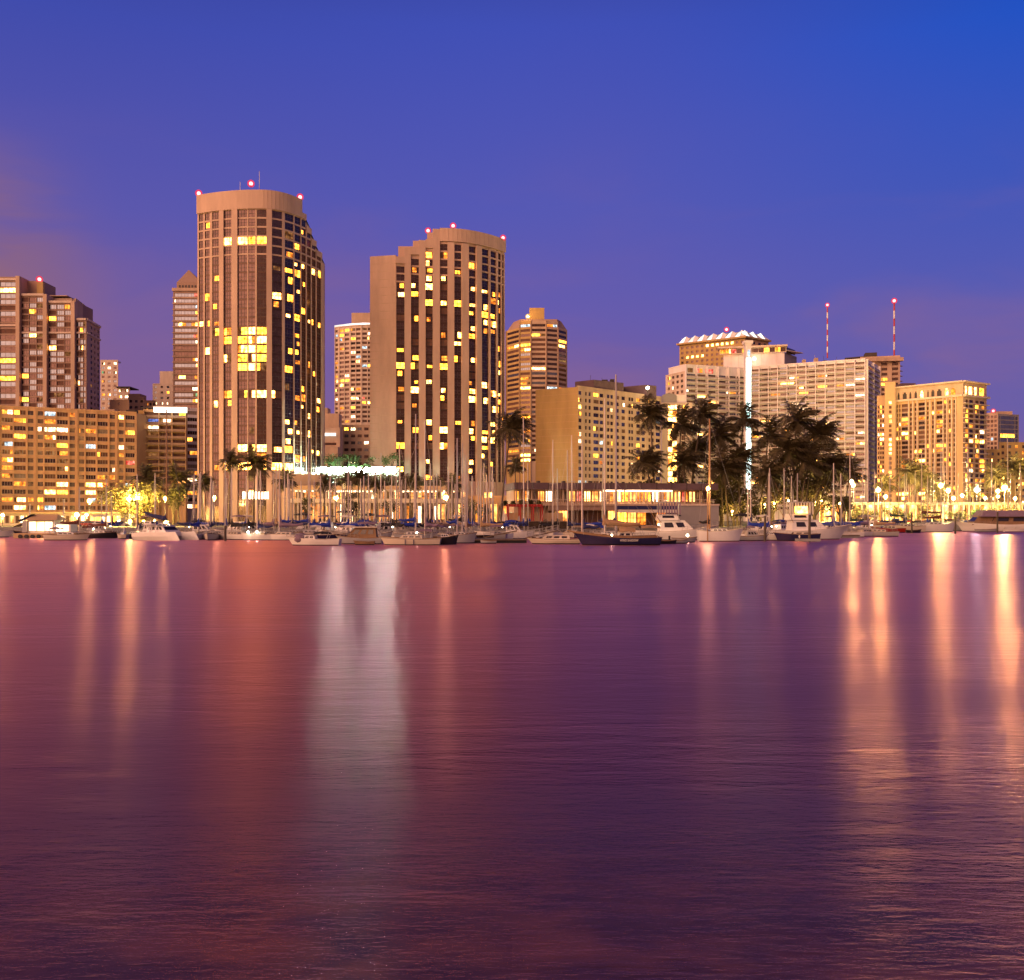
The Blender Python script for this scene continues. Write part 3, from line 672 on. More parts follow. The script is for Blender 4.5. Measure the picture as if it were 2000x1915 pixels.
small_tower('apartment_tower', 'beige tower with punched windows and a raised end', 'apartment tower', 298, 346, 751, 620, 4, 3.5, 'cream_concrete', .25, 36, mix=(('lit_yellow', 1), ('lit_white', 1)), gap=.6,
            parts=lambda t: t.p('penthouse', 'cream_concrete').box(X(313, 622), 621, Z(752, 620), X(346, 622), 632, Z(725, 620)))
def tower_three():
    t = Bld('apartment_tower', 'pale round fronted tower with a lit roof rim between the hotels', 'apartment tower', X(690, 610), 610, 41)
    f = lambda px: 600 + 9 * ((725 - px) / 71) ** 2
    zt = Z(632, 600); e = [(654, 662), (662, 684), (684, 706), (706, 740)]
    for a, b_ in e:
        A, B = PP(a, f(a)), PP(b_, f(b_)); n = 24
        t.seg(A, B, G - .2, zt - 1.2, evenc(a + .8, b_ - .8, max(1, int((b_ - a) / 11)), .14), rows(zt - 2.6, 2.84, 21, 1.55), 'cream_concrete', None, .24, APT, DRK, nx=4, proud=.3)
        t.p('roof_rim', 'roof_wash').obox(A, B, 0, 1, zt - 1.0, zt + .4, -.4, .35)
    t.core([PP(a, f(a)) for a in (654, 662, 684, 706, 740)], 16, G - .2, zt)
    t.p('penthouse', 'tan_concrete').box(X(687, 612), 611, zt, X(740, 612), 624, Z(612, 612)); t.finish()
tower_three()
small_tower('apartment_block', 'stepped tan block with a blank lower wall behind the green hedge', 'apartment block', 657, 735, 832, 560, 6, 4.0, 'tan_concrete', .12, 42, gap=.35, h=1.7, nx=3, mix=(('lit_yellow', 1), ('lit_cool', .5), ('lit_white', 1)))
def tan_steps():
    t = Bld('parking_building', 'plain tan parking building with a white lit slot under its roof', 'parking building', X(640, 540), 540, 43)
    for p0, p1, yt, yy in ((600, 660, 873, 520), (600, 664, 836, 532), (600, 662, 808, 545), (600, 640, 797, 552)):
        A, B = PP(p0, yy), PP(p1, yy); t.plain(A, B, G - .2, Z(yt, yy), 'tan_concrete', 9)
    t.p('lit_slot', 'roof_wash').obox(PP(626, 530), PP(656, 530), 0, 1, Z(852, 530), Z(846, 530), -.2, 0)
    t.p('lit_slot', 'dark_glass').obox(PP(626, 519), PP(657, 519), 0, 1, Z(870, 519), Z(865, 519), -.2, 0); t.finish()
tan_steps()
def tower_four():
    t = Bld('apartment_tower', 'banded brown tower with chamfered shoulders and an orange rooftop lamp', 'apartment tower', X(1050, 610), 610, 44)
    fr = [(989, 612), (1015, 600), (1037, 597), (1067, 597), (1090, 600), (1108, 608)]
    zt = Z(640, 600); zs = Z(622, 600); n = 30
    for i in range(5):
        A, B = PP(*fr[i]), PP(*fr[i + 1]); side = i in (0, 4)
        zz_ = zt if side else zs - 2
        t.seg(A, B, G - .2, zz_, evenc(fr[i][0] + 1.5, fr[i + 1][0] - 1.5, 1, .02), rows(zt - 1.4 + (0 if side else 5.9), 2.95, 30, 1.6), 'gold_wall' if i < 2 else 'tan_concrete', None, .34 if i == 1 else .12, (('lit_bright', 2), ('lit_white', 2), ('lit_yellow', 2), ('lit_cool', 1), ('lit_amber', 2)), (('dark_glass', 4), ('curtain', 2), ('blue_glass', 1.2)), nx=5, cap=0)
        t.p('pier', 'brown_concrete').obox(A, B, -.02, .02, G, zz_, 0, .5)
    t.core([PP(*q) for q in fr], 14, G - .2, zt)
    q0 = [PP(991, 611), PP(1015, 600.4), PP(1090, 600.4), PP(1107, 608), PP(1107, 622), PP(991, 622)]
    q1 = [PP(1003, 612), PP(1017, 603), PP(1088, 603), PP(1096, 610), PP(1096, 620), PP(1003, 620)]
    t.p('roof', 'brown_concrete').prism(q0, zt, zs, top=q1)
    t.p('penthouse', 'gold_wall').box(X(1034, 606), 604, zs - .5, X(1063, 606), 614, Z(603, 606))
    x, y, z = X(1031, 598), 597.4, Z(619, 598)
    t.p('roof_lamp', 'lamp_metal').tube([(x, y + .8, z - 2), (x, y, z)], .15, 5); t.p('roof_lamp', 'lamp_roof').ball((x, y, z), .6); t.p('roof_lamp', 'amber_globe').ball((x, y, z), 1.6)
    t.finish()
tower_four()
def blank_hotel():
    t = Bld('hotel_building', 'broad hotel block with a tall blank golden end wall', 'hotel', X(1150, 385), 385, 45)
    L_, K_, R_ = PP(1046, 379), PP(1129, 370), PP(1291, 404); zt = Z(756, 370)
    t.plain(L_, K_, G - .2, zt, 'gold_wall')
    for k in range(1, 30): t.p('joint', 'ochre_wall').obox(L_, K_, 0, 1, zt - k * 2.62, zt - k * 2.62 + .12, -.1, .05)
    cz = [(752, 785), (817, 832), (848, 866), (890, 935), (945, 975), (1008, 1030), (1038, 1060), (1085, 1112), (1135, 1165), (1196, 1214), (1220, 1236), (1264, 1296), (1312, 1340), (1370, 1388), (1400, 1416), (1434, 1472)]
    cols = [(960 + a / 4.468, 960 + b_ / 4.468) for a, b_ in cz]
    MX = (('lit_white', 2), ('lit_bright', 2), ('lit_yellow', 2), ('lit_amber', 1), ('lit_cool', .7))
    t.seg(K_, R_, G - .2, zt, cols, rows(zt - 1.5, 2.62, 24, 1.45), 'tan_concrete', None, .12, MX, (('dark_glass', 3), ('blue_glass', 3), ('curtain', 1)), nx=2)
    t.core([L_, K_, R_], 4, G - .2, zt)
    def ph(p0, p1, pk, yt, y0):
        q = [PP(p0, y0 + 6), PP(pk, y0), PP(p1, y0 + (p1 - pk) * .16), PP(p1, y0 + 26), PP(p0, y0 + 20)]
        t.p('penthouse', 'roof_purple').prism(q, zt - 1, Z(yt, y0))
    plant(t, 1140, 1212, 392, Z(742, 384), 3, 2)
    ph(1123, 1218, 1160, 742, 380); ph(1218, 1282, 1262, 752, 396)
    x, y, z = X(1265, 392), 392, Z(758, 392); t.p('roof_lamp', 'lamp_metal').tube([(x, y + .5, z - 2), (x, y, z)], .12, 5); t.p('roof_lamp', 'bulb').ball((x, y, z), .65)
    t.finish()
blank_hotel()
def crown_tower():
    t = Bld('hotel_tower', 'ochre tower with a floodlit scalloped white crown', 'hotel tower', X(1410, 645), 645, 46)
    A, K_, B = PP(1327, 652), PP(1455, 625), PP(1501, 640); zt = Z(674, 650)
    t.seg(A, K_, G - .2, zt, evenc(1328, 1454, 13, .5), rows(zt - 1.4, 3.2, 16, 1.6), 'gold_wall', None, 0, force=lambda c, r_: 'lit_bright' if (r_ == 0 and 5 <= c <= 10) or (r_ == 2 and 1 <= c <= 4) else 'dark_glass', nx=1)
    t.seg(K_, B, G - .2, zt, evenc(1456, 1500, 4, .5), rows(zt - 1.4, 3.2, 16, 1.6), 'ochre_wall', None, .1, (('lit_white', 1),), (('dark_glass', 1),), nx=1)
    t.core([A, K_, B], 12, G - .2, zt)
    for P_, Q in ((A, K_), (K_, B)): t.p('eaves', 'gold_wall').obox(P_, Q, -.03, 1.03, zt, zt + 1.1, -4, 1.8)
    def teeth(P_, Q, n):
        for k in range(n):
            u0, u1 = k / n, (k + 1) / n; um = (u0 + u1) / 2
            def g(u, o, z): dx, dy = Q[0] - P_[0], Q[1] - P_[1]; l = math.hypot(dx, dy); return (P_[0] + dx * u + dy / l * o, P_[1] + dy * u - dx / l * o, z)
            b_ = t.p('crown_roof', 'roof_wash'); b2 = t.p('crown_roof', 'white_concrete'); z0 = zt + 1.1
            b_.quad(g(u0, 1.2, z0), g(um, .6, z0 + .3), g(um, -3.2, z0 + 4.9), g(u0 + .1 / n, -3.4, z0 + 3.4))
            b2.quad(g(um, .6, z0 + .3), g(u1, 1.2, z0), g(u1 - .1 / n, -3.4, z0 + 3.4), g(um, -3.2, z0 + 4.9))
            b2.quad(g(u0, -3.4, z0 + 3.8), g(u1, -3.4, z0 + 3.8), g(u1, -9, z0), g(u0, -9, z0))
    teeth(A, K_, 7); teeth(K_, B, 3)
    t.beacon(X(1419, 640), 640, Z(644, 640), .9); t.finish()
crown_tower()
def wing_hotel():
    t = Bld('hotel_building', 'huge white balconied hotel of three wings around a glowing lift shaft', 'hotel', X(1480, 510), 510, 47)
    MX = (('lit_bright', 3), ('lit_white', 2), ('lit_yellow', 3), ('lit_amber', 2), ('lit_red', .2)); DK = (('dark_glass', 3), ('curtain', 3), ('blue_glass', 1.5), ('pale_curtain', 1))
    def wing(A, B, zt, cols, rw, pl, dk, bal, fins, wall='white_concrete', nx=4):
        t.seg(A, B, G - .2, zt, cols, rw, wall, None, pl, MX, dk, nx=nx, fm='frame_pale')
        if bal:
            for zb, z_ in rw:
                if zb < G + 1: continue
                t.p('balcony', wall).obox(A, B, 0, 1, zb - .42, zb - .12, 0, 1.3); t.p('balcony', 'frame_pale').obox(A, B, 0, 1, zb - .12, zb + .62, 1.22, 1.28)
            for u in fins: t.p('pier', wall).obox(A, B, u - .004, u + .004, G, zt, .01, 1.4)
    # left wing
    S, A, B = PP(1300, 505), PP(1338, 490), PP(1462, 503); zt = Z(713.5, 490); rw = rows(zt - 4.2, 2.72, 26, 1.7)
    wing(A, B, zt, evenc(1339.5, 1458, 6, .1), rw, .09, (('blue_glass', 4), ('dark_glass', 3), ('curtain', 2)), True, [k / 6 for k in range(7)])
    wing(S, A, Z(728, 492), evenc(1302, 1336, 4, .45), rows(Z(731, 492), 2.72, 24, 1.5), .12, (('dark_glass', 1), ('curtain', 1)), False, (), 'cream_concrete', 2)
    t.seg(PP(1306, 503), A, Z(728, 492), zt, evenc(1309, 1336, 2, .3), rows(zt - 1.5, 2.9, 1, 2), 'white_concrete', None, 0, MX, (('blue_glass', 1),), nx=2, px=True)
    for p0, p1 in ((1343, 1353), (1360, 1372), (1378, 1393)): t.window(A, B, upx(A, B, p0), upx(A, B, p1), zt - 3.5, zt - 1.3, 'lit_red' if p0 > 1355 else 'lit_dim', .02, 2)
    t.core([S, A, B], 12, G - .2, zt - 4); t.core([PP(1307, 503), (A[0], A[1] + .6), B], 12, zt - 5, zt - .2)
    # right wing
    A, B, E = PP(1466, 500), PP(1690, 474), PP(1714, 497); zt = Z(718, 500); rw = rows(zt - 1.2, 2.62, 28, 1.6)
    wing(A, B, zt, evenc(1468, 1689, 12, .06), rw, .15, DK, True, [k / 12 for k in range(13)])
    wing(B, E, zt, evenc(1691.5, 1713, 2, .3), rw, .03, (('pale_curtain', 3), ('curtain', 1)), True, (0, .5, 1), nx=3)
    t.core([A, B, E], 12, G - .2, zt)
    t.p('attic', 'white_concrete').obox(PP(1530, 497), PP(1692, 478), 0, 1, zt + .5, Z(701.5, 478), -8, -.8); t.p('attic', 'roof_purple').obox(PP(1560, 500), PP(1690, 484), 0, 1, Z(703, 480), Z(699, 480), -5, -3)
    # centre block with the restaurant on top
    C0, C1, C2 = PP(1413, 514), PP(1532, 506), PP(1556, 520); zc = Z(690, 508); zr = Z(677, 508)
    t.plain(C0, C1, G - .2, zc, 'white_concrete', 10); t.plain(C1, C2, G - .2, zc, 'grey_concrete', 6)
    for k in range(1, 8): t.p('joint', 'cream_concrete').obox(C0, C1, k / 8, k / 8 + .004, zt, zc, 0, .05)
    t.seg(PP(1405, 513), PP(1536, 505), zc, zr - .6, evenc(1406, 1535, 12, .06), [(zc + .4, zr - .9)], 'cream_concrete', None, .75, (('lit_amber', 3), ('lit_yellow', 1), ('lit_red', 1), ('lit_bright', 1)), (('dark_glass', 1),), nx=3, cap=0)
    t.p('restaurant', 'cream_concrete').obox(PP(1402, 512), PP(1538, 504), 0, 1, zr - .6, zr + .2, -9, 1.2)
    q = [PP(1534, 504.5), PP(1570, 514), PP(1536, 519)]; t.p('restaurant', 'cream_concrete').prism(q, Z(687, 508), Z(685.5, 508), top=[PP(1534, 504.5), PP(1566, 513), PP(1536, 519)]); t.p('restaurant', 'dark_glass').obox(PP(1537, 506), PP(1553, 515), 0, 1, zc, zr - .8, -.3, 0)
    # lift shaft
    A, B = PP(1455.5, 478), PP(1468.5, 478); za = Z(668, 478)
    t.p('lift_shaft', 'white_concrete').obox(A, B, .0, 1, Z(674, 478), za, -4, .2); t.p('lift_shaft', 'white_concrete').obox(A, B, -.15, 1.15, za - .8, za + .6, -4.4, .5)
    t.p('lift_shaft', 'white_concrete').obox(A, B, .08, .92, G - .2, Z(674, 478), -4, 0)
    t.p('lift_glass', 'shaft_glow').obox(A, B, .18, .82, G + 12, Z(700, 478), -1, .35); t.p('lift_glass', 'lit_cool').obox(A, B, .35, .7, Z(696, 478), Z(684, 478), -1, .35)
    for k in range(28): t.p('lift_shaft', 'white_concrete').obox(A, B, .16, .84, G + 13 + k * 2.62, G + 13.12 + k * 2.62, .1, .42)
    x, y, z = X(1473, 505), 505, Z(701, 505); t.p('roof_lamp', 'lamp_metal').tube([(x, y + 1.5, z), (x, y, z)], .1, 5); t.p('roof_lamp', 'bulb').ball((x, y, z), .8)
    plant(t, 1565, 1685, 490, Z(701.5, 480), 6, 4)
    # mast on the roof
    x, y = X(1616, 495), 495; z0, z1 = Z(700, 495), Z(600, 495); n = 9
    for k in range(n): t.p('antenna', 'stripe_red' if k % 2 == 0 else 'white_paint').tube([(x, y, lerp(z0, z1, k / n)), (x, y, lerp(z0, z1, (k + 1) / n))], .34, 6)
    t.beacon(x, y, z1 + 1, .62); t.finish()
wing_hotel()
def stair_block():
    t = Bld('stair_tower', 'pale stair tower with a curved roof and a column of lit landings', 'stair tower', X(1320, 440), 440, 48)
    A, B = PP(1292, 440), PP(1352, 440); zt = Z(789, 440)
    t.seg(A, B, G - .2, zt, [(1305, 1322), (1331, 1338)], rows(zt - .7, 2.72, 24, 2.25), 'cream_concrete', None, 0, force=lambda c, r_: 'lit_bright' if c == 0 else ('lit_yellow' if r_ == 0 else 'curtain'), nx=2, fm='frame_pale')
    t.core([A, B], 10, G - .2, zt)
    n = 8; pts = []
    for k in range(n + 1):
        a = PI * k / n; pts.append((lerp(X(1293, 442), X(1321, 442), .5 - .5 * math.cos(a)), zt + .2 + (Z(770, 442) - zt) * (.72 + .28 * math.sin(a))))
    b_ = t.p('roof', 'grey_concrete'); o = len(b_.v); poly = [(pts[0][0], zt)] + pts + [(pts[-1][0], zt)]
    b_.v += [(x, 441, z) for x, z in poly] + [(x, 449, z) for x, z in poly]; m_ = len(poly)
    for i in range(m_): j = (i + 1) % m_; b_.f.append((o + i, o + j, o + m_ + j, o + m_ + i)); b_.m.append(0)
    b_.f += [tuple(o + i for i in range(m_)), tuple(o + m_ + i for i in range(m_))]; b_.m += [0, 0]
    t.p('penthouse', 'white_concrete').box(X(1321, 442), 441.5, zt + .1, X(1339, 442), 448, Z(772, 442)); t.finish()
stair_block()
def rear_tower():
    t = Bld('apartment_tower', 'tan tower with a dark hipped roof and a striped radio mast', 'apartment tower', X(1730, 560), 560, 49)
    A, B = PP(1680, 562), PP(1758, 556); zt = Z(700, 558)
    t.seg(A, B, G - .2, zt, [(1694, 1709), (1721, 1733), (1742, 1754)], rows(zt - 2.6, 2.9, 26, 1.6), 'tan_concrete', None, .16, (('lit_yellow', 2), ('lit_amber', 1)), DRK, nx=3, proud=.5, cap=1.2)
    for zb, z_ in rows(zt - 2.6, 2.9, 26, 1.6): t.p('balcony', 'cream_concrete').obox(PP(1755, 556), PP(1762, 560), 0, 1, zb - .3, zb, -1, .4)
    t.core([A, B], 14, G - .2, zt + .6)
    t.p('parapet', 'tan_concrete').obox(PP(1690, 555), PP(1765, 553), 0, 1, Z(706, 555), Z(699, 555), -3, 0)
    q = [PP(1650, 570), PP(1712, 560), PP(1712, 575), PP(1650, 585)]; t.p('roof', 'roof_dark').prism(q, Z(699, 565), Z(696, 565), top=[PP(1650, 571), PP(1713, 561), PP(1713, 574), PP(1660, 584)])
    t.p('roof', 'roof_dark').prism([PP(1653, 571), PP(1713, 561), PP(1713, 574)], Z(696.5, 565), Z(696, 565), top=[PP(1680, 570), PP(1713, 561.2), PP(1713, 574)])
    t.p('roof', 'roof_dark').obox(PP(1690, 562), PP(1713, 560.5), 0, 1, Z(697, 562), Z(689.5, 562), -8, 0)
    x, y = X(1746.5, 560), 560; z0, z1 = Z(699, 560), Z(592, 560); n = 7
    for k in range(n): t.p('antenna', 'stripe_red' if k % 2 == 0 else 'white_paint').tube([(x, y, lerp(z0, z1, k / n)), (x, y, lerp(z0, z1, (k + 1) / n))], .46, 6)
    t.beacon(x, y, z1 + 1.2, .9); t.finish()
rear_tower()
def arch_hotel():
    t = Bld('hotel_building', 'tan ribbed hotel with dark arches along its top floor', 'hotel', X(1820, 432), 432, 50)
    A0, A1, A, B, E = PP(1713, 447), PP(1728, 446), PP(1749, 442), PP(1881, 420), PP(1927, 430)
    zt = Z(748, 420); za = Z(774, 420); fl = 2.1
    t.seg(A0, A1, G - .2, za + 3, evenc(1714, 1727, 3, .25), rows(za - 1.2, fl, 24, 1.3), 'ochre_wall', None, .3, (('lit_yellow', 1), ('lit_white', 1)), DRK, nx=1)
    # stair tower with its column of lights
    S0, S1 = PP(1728, 440), PP(1749, 438.5); zs = Z(749, 440)
    t.seg(S0, S1, G - .2, zs, [(1736.2, 1741.4)], rows(zs - 8.2, fl, 24, 1.3), 'ochre_wall', None, 0, force=lambda c, r_: 'lit_bright' if r_ in (0, 3, 4, 8, 9, 10, 11, 15, 16) else 'curtain', nx=1)
    wide = [(1761, 1774), (1794, 1807), (1829, 1841)]; thin = [(1751, 1754), (1756, 1759), (1777, 1781), (1786, 1790), (1810, 1814), (1820, 1824), (1844, 1848), (1853, 1857), (1862, 1866)]
    cols = sorted(wide + thin); isw = [c in wide for c in cols]
    rw = rows(za - 1.3, fl, 27, 1.35)
    t.seg(A, B, G - .2, za, cols, rw, 'ochre_wall', 'brown_concrete', 0, (), (), lambda c, r_: (t.pick(.42, (('lit_yellow', 2), ('lit_bright', 2), ('lit_amber', 2), ('lit_dim', 1)), DRK) if isw[c] else t.pick(.13, (('lit_bright', 1), ('lit_yellow', 1)), (('curtain', 3), ('dark_glass', 1)))), nx=2, cap=0, proud=.1)
    for px in (1750, 1775.5, 1784, 1792.5, 1808.5, 1817.5, 1827, 1843, 1850.5, 1860, 1867.5): u = upx(A, B, px); t.p('pier', 'cream_concrete').obox(A, B, u - .006, u + .006, G - .2, za, 0, .7)
    t.p('ledge', 'cream_concrete').obox(A, B, 0, 1, za - .1, za + .8, -.5, 1.0)
    ac = [(1753, 1757), (1763, 1771), (1776, 1780), (1786, 1791), (1797, 1803), (1811, 1814), (1819, 1825), (1830, 1839), (1845, 1852), (1857, 1866)]
    lk = {4: 'lit_bright', 8: 'lit_bright', 9: 'lit_amber'}
    t.seg(A, B, za + .8, zt, ac, [(za + .9, zt - 1.8)], 'tan_concrete', None, 0, (), (), lambda c, r_: lk.get(c, 'dark_trim'), nx=1)
    for a, b_ in ac:  # rounded heads
        u0, u1 = upx(A, B, a), upx(A, B, b_)
        for s_ in (0, 1): t.p('wall', 'tan_concrete').obox(A, B, lerp(u0, u1, .78 * s_), lerp(u0, u1, .22 + .78 * s_), zt - 2.5, zt - 1.8, -.4, 0)
    rw2 = rows(za - 1.3, fl * 1.02, 26, 1.45)
    t.seg(B, E, G - .2, za, [(1886, 1891), (1893, 1901), (1905, 1912), (1914, 1923)], rw2, 'tan_concrete', None, .46, (('lit_yellow', 3), ('lit_bright', 3), ('lit_amber', 2), ('lit_white', 1)), (('dark_glass', 2), ('curtain', 1)), nx=2, cap=0)
    for zb, z_ in rw2: t.p('balcony', 'cream_concrete').obox(B, E, 0, 1.03, zb - .4, zb - .1, 0, 1.2)
    t.p('ledge', 'cream_concrete').obox(B, E, 0, 1.05, za - .1, za + .8, -.5, 1.2)
    t.seg(B, E, za + .8, zt, [(1885, 1889), (1892, 1899), (1903, 1908), (1913, 1922)], [(za + .9, zt - 1.3)], 'tan_concrete', None, .7, (('lit_yellow', 1), ('lit_bright', 1)), (('dark_trim', 1),), nx=1)
    t.p('roof', 'cream_concrete').obox(A, B, 0, 1, zt + .4, zt + 1.0, -3, 1.1); t.p('roof', 'cream_concrete').obox(B, E, 0, 1.06, zt + .4, zt + 1.0, -3, 1.1)
    t.core([A, B, E], 8, G - .2, zt); t.core([A0, A1, S0, S1], 10, G - .2, za)
    plant(t, 1795, 1875, 446, zt + 1, 4, 3)
    t.p('penthouse', 'roof_purple').box(X(1757, 446), 444, zt - 1, X(1785, 446), 452, Z(750, 446)); t.finish()
arch_hotel()
def glass_far():
    t = Bld('office_tower', 'distant blue glass tower with a red roof lamp', 'tower', X(1960, 710), 710, 51)
    A, B, E = PP(1926, 705), PP(1949, 700), PP(1990, 706); zt = Z(810, 700)
    t.seg(A, B, G - .2, zt + 1, evenc(1927, 1948, 3, .3), rows(zt - .5, 3.2, 18, 2.0), 'tan_concrete', None, .12, APT, DRK, nx=2)
    t.seg(B, E, G - .2, zt, [(1951, 1953), (1954, 1982), (1983, 1988)], rows(zt - 1.0, 3.2, 18, 2.6), 'grey_concrete', None, .03, APT, (('blue_glass', 1),), nx=3)
    t.core([A, B, E], 12, G - .2, zt); t.p('penthouse', 'tan_concrete').box(X(1943, 704), 703, zt, X(1976, 704), 712, Z(804, 704)); t.beacon(X(1940, 703), 703, Z(803, 703), .9); t.finish()
glass_far()
small_tower('apartment_block', 'low golden block with bright windows at the far end', 'apartment block', 1952, 2060, 866, 470, 8, 3.0, 'gold_wall', .4, 52, gap=.6)
small_tower('apartment_block', 'golden low block half hidden behind the ribbed hotel', 'apartment block', 1922, 1956, 880, 455, 3, 3.0, 'gold_wall', .35, 53, gap=.6)
# ------------------------------------------------------------------ low buildings on the waterfront
def arcade():
    Y = 292
    t = Bld('shopping_arcade', 'low arcade of bright golden shopfronts behind the crowd of masts', 'arcade', X(740, Y), Y, 61)
    A, B = PP(566, Y), PP(908, Y + 4); z0 = G - .2; zt = Z(952, Y); z1 = Z(979, Y)
    t.p('wall', 'tan_concrete').obox(A, B, 0, 1, z0, zt, -12, -5)
    n = 44
    for k in range(n):
        u0, u1 = k / n, (k + 1) / n; w = (u1 - u0)
        for za, zb, c in ((z0 + .3 + t.r.choice([0, 0, 1.2]), z1 - t.r.choice([.9, 1.5, 2.4]), 0), (z1 + .2 + t.r.choice([0, .9]), zt - 1.3, 1)):
            key = t.r.choice(['shop_glow', 'shop_white', 'room_glow', 'room_glow', 'lit_amber', 'lit_dim', 'curtain']) if (.18 < u0 < .62 or t.r.random() < .3) else t.r.choice(['room_glow', 'lit_dim', 'lit_amber', 'curtain', 'curtain'])
            t.window(A, B, u0 + w * .12, u1 - w * .12, za, zb, key, -4.9, 3, 1, 'frame_bronze', .14)
        t.p('column', 'cream_concrete').obox(A, B, u0 - .003, u0 + .003, z0, zt, -.6, .0)
        t.p('railing', 'cream_concrete').obox(A, B, u0, u1, z1 - .1, z1 + .75, -.15, -.05)
    for z in (z1, zt - .5): t.p('floor_slab', 'cream_concrete').obox(A, B, 0, 1, z - .5, z - .1, -5, .15)
    for k in range(40):
        if t.r.random() < .8: t.p('string_light', 'shop_white').obox(A, B, .03 + k * .0235, .045 + k * .0235, zt - 1.25 - t.r.random() * .25, zt - .75, -.6, -.2)
    t.p('parapet', 'ochre_wall').obox(A, B, -.01, 1.01, zt - .6, zt + .5, -12, .3); t.p('roof', 'roof_dark').obox(A, B, 0, 1, zt - .1, zt + .2, -30, -1)
    # rooftop deck with white tubes under a slab
    Yd = 324; A2, B2 = PP(622, Yd), PP(774, Yd)
    t.p('deck_slab', 'white_concrete').obox(A2, B2, -.02, 1.02, Z(914.5, Yd), Z(913.5, Yd), -6, .8)
    t.p('deck_slab', 'grey_concrete').obox(A2, B2, -.02, 1.02, z0, Z(929, Yd), -9, 1.0); t.p('deck_wall', 'roof_dark').obox(A2, B2, 0, 1, Z(934, Yd), Z(914, Yd), -9, -7)
    for k in range(8): t.p('tube_light', 'tube_white').obox(A2, B2, k / 8 + .012, (k + 1) / 8 - .012, Z(922 + 2 * (k % 3 == 1), Yd), Z(917, Yd), -.4, .5)
    for k in range(6): t.p('tree_light', 'tree_tube').obox(PP(616, 334.5), PP(776, 334.5), k / 6 + .02, (k + 1) / 6 - .02, Z(911, Yd), Z(910, Yd), 0, .4)
    for k in range(9): t.p('column', 'white_concrete').obox(A2, B2, k / 8 - .004, k / 8 + .004, Z(934, Yd), Z(913, Yd), -.5, .4)
    t.finish()
arcade()
def hotel_terrace():
    Y = 318
    t = Bld('garden_terrace', 'low garden terrace wall at the foot of the second hotel tower', 'terrace', X(880, Y), Y, 62)
    A, B = PP(780, Y), PP(1000, Y + 3); t.plain(A, B, G - .2, Z(968, Y), 'ochre_wall', 8)
    for k in range(24): t.window(A, B, k / 24 + .008, (k + 1) / 24 - .008, G + .4, Z(985, Y), t.r.choice(['lit_dim', 'room_glow', 'curtain', 'lit_amber']), .03, 2)
    for px in (905, 947, 958): t.p('lantern', 'lit_bright').obox(PP(px - 3, Y - 1), PP(px + 3, Y - 1), 0, 1, Z(972, Y), Z(962, Y), -.5, 0)
    t.finish()
hotel_terrace()
def left_shops():
    Y = 268
    t = Bld('harbour_office', 'low yellow lit harbour sheds along the road before the long apartment block', 'shed', X(120, Y), Y, 63)
    A, B = PP(-60, Y), PP(236, Y); zt = Z(1003, Y)
    t.plain(A, B, G - .2, zt, 'cream_concrete', 6); t.p('roof', 'ochre_wall').obox(A, B, -.01, 1.01, zt, zt + .35, -7, 1.2)
    for k in range(30): t.window(A, B, k / 30 + .006, (k + 1) / 30 - .006, G + .5, zt - .7, t.r.choice(['shop_glow', 'room_glow', 'shop_glow', 'lit_yellow', 'shop_white', 'curtain']), .03, 2)
    t.finish()
left_shops()
def standin_pavilion():
    Y = 372  # glowing building added to stand for a bright strip of lights
    t = Bld('harbour_pavilion', 'long glowing glass pavilion low beside the harbour road lamps', 'pavilion', X(1800, Y), Y, 64)
    A, B = PP(1600, Y), PP(2080, Y + 2); zt = Z(984, Y)
    t.plain(A, B, G - .2, zt, 'cream_concrete', 7); t.p('roof', 'cream_concrete').obox(A, B, -.01, 1.01, zt, zt + .4, -8, 1.4)
    for k in range(46): t.window(A, B, k / 46 + .003, (k + 1) / 46 - .003, G + .4, zt - .5, t.r.choice(['shop_glow', 'room_glow', 'room_glow', 'lit_amber', 'curtain', 'lit_dim', 'curtain']), .03, 3, 1)
    t.finish()
standin_pavilion()
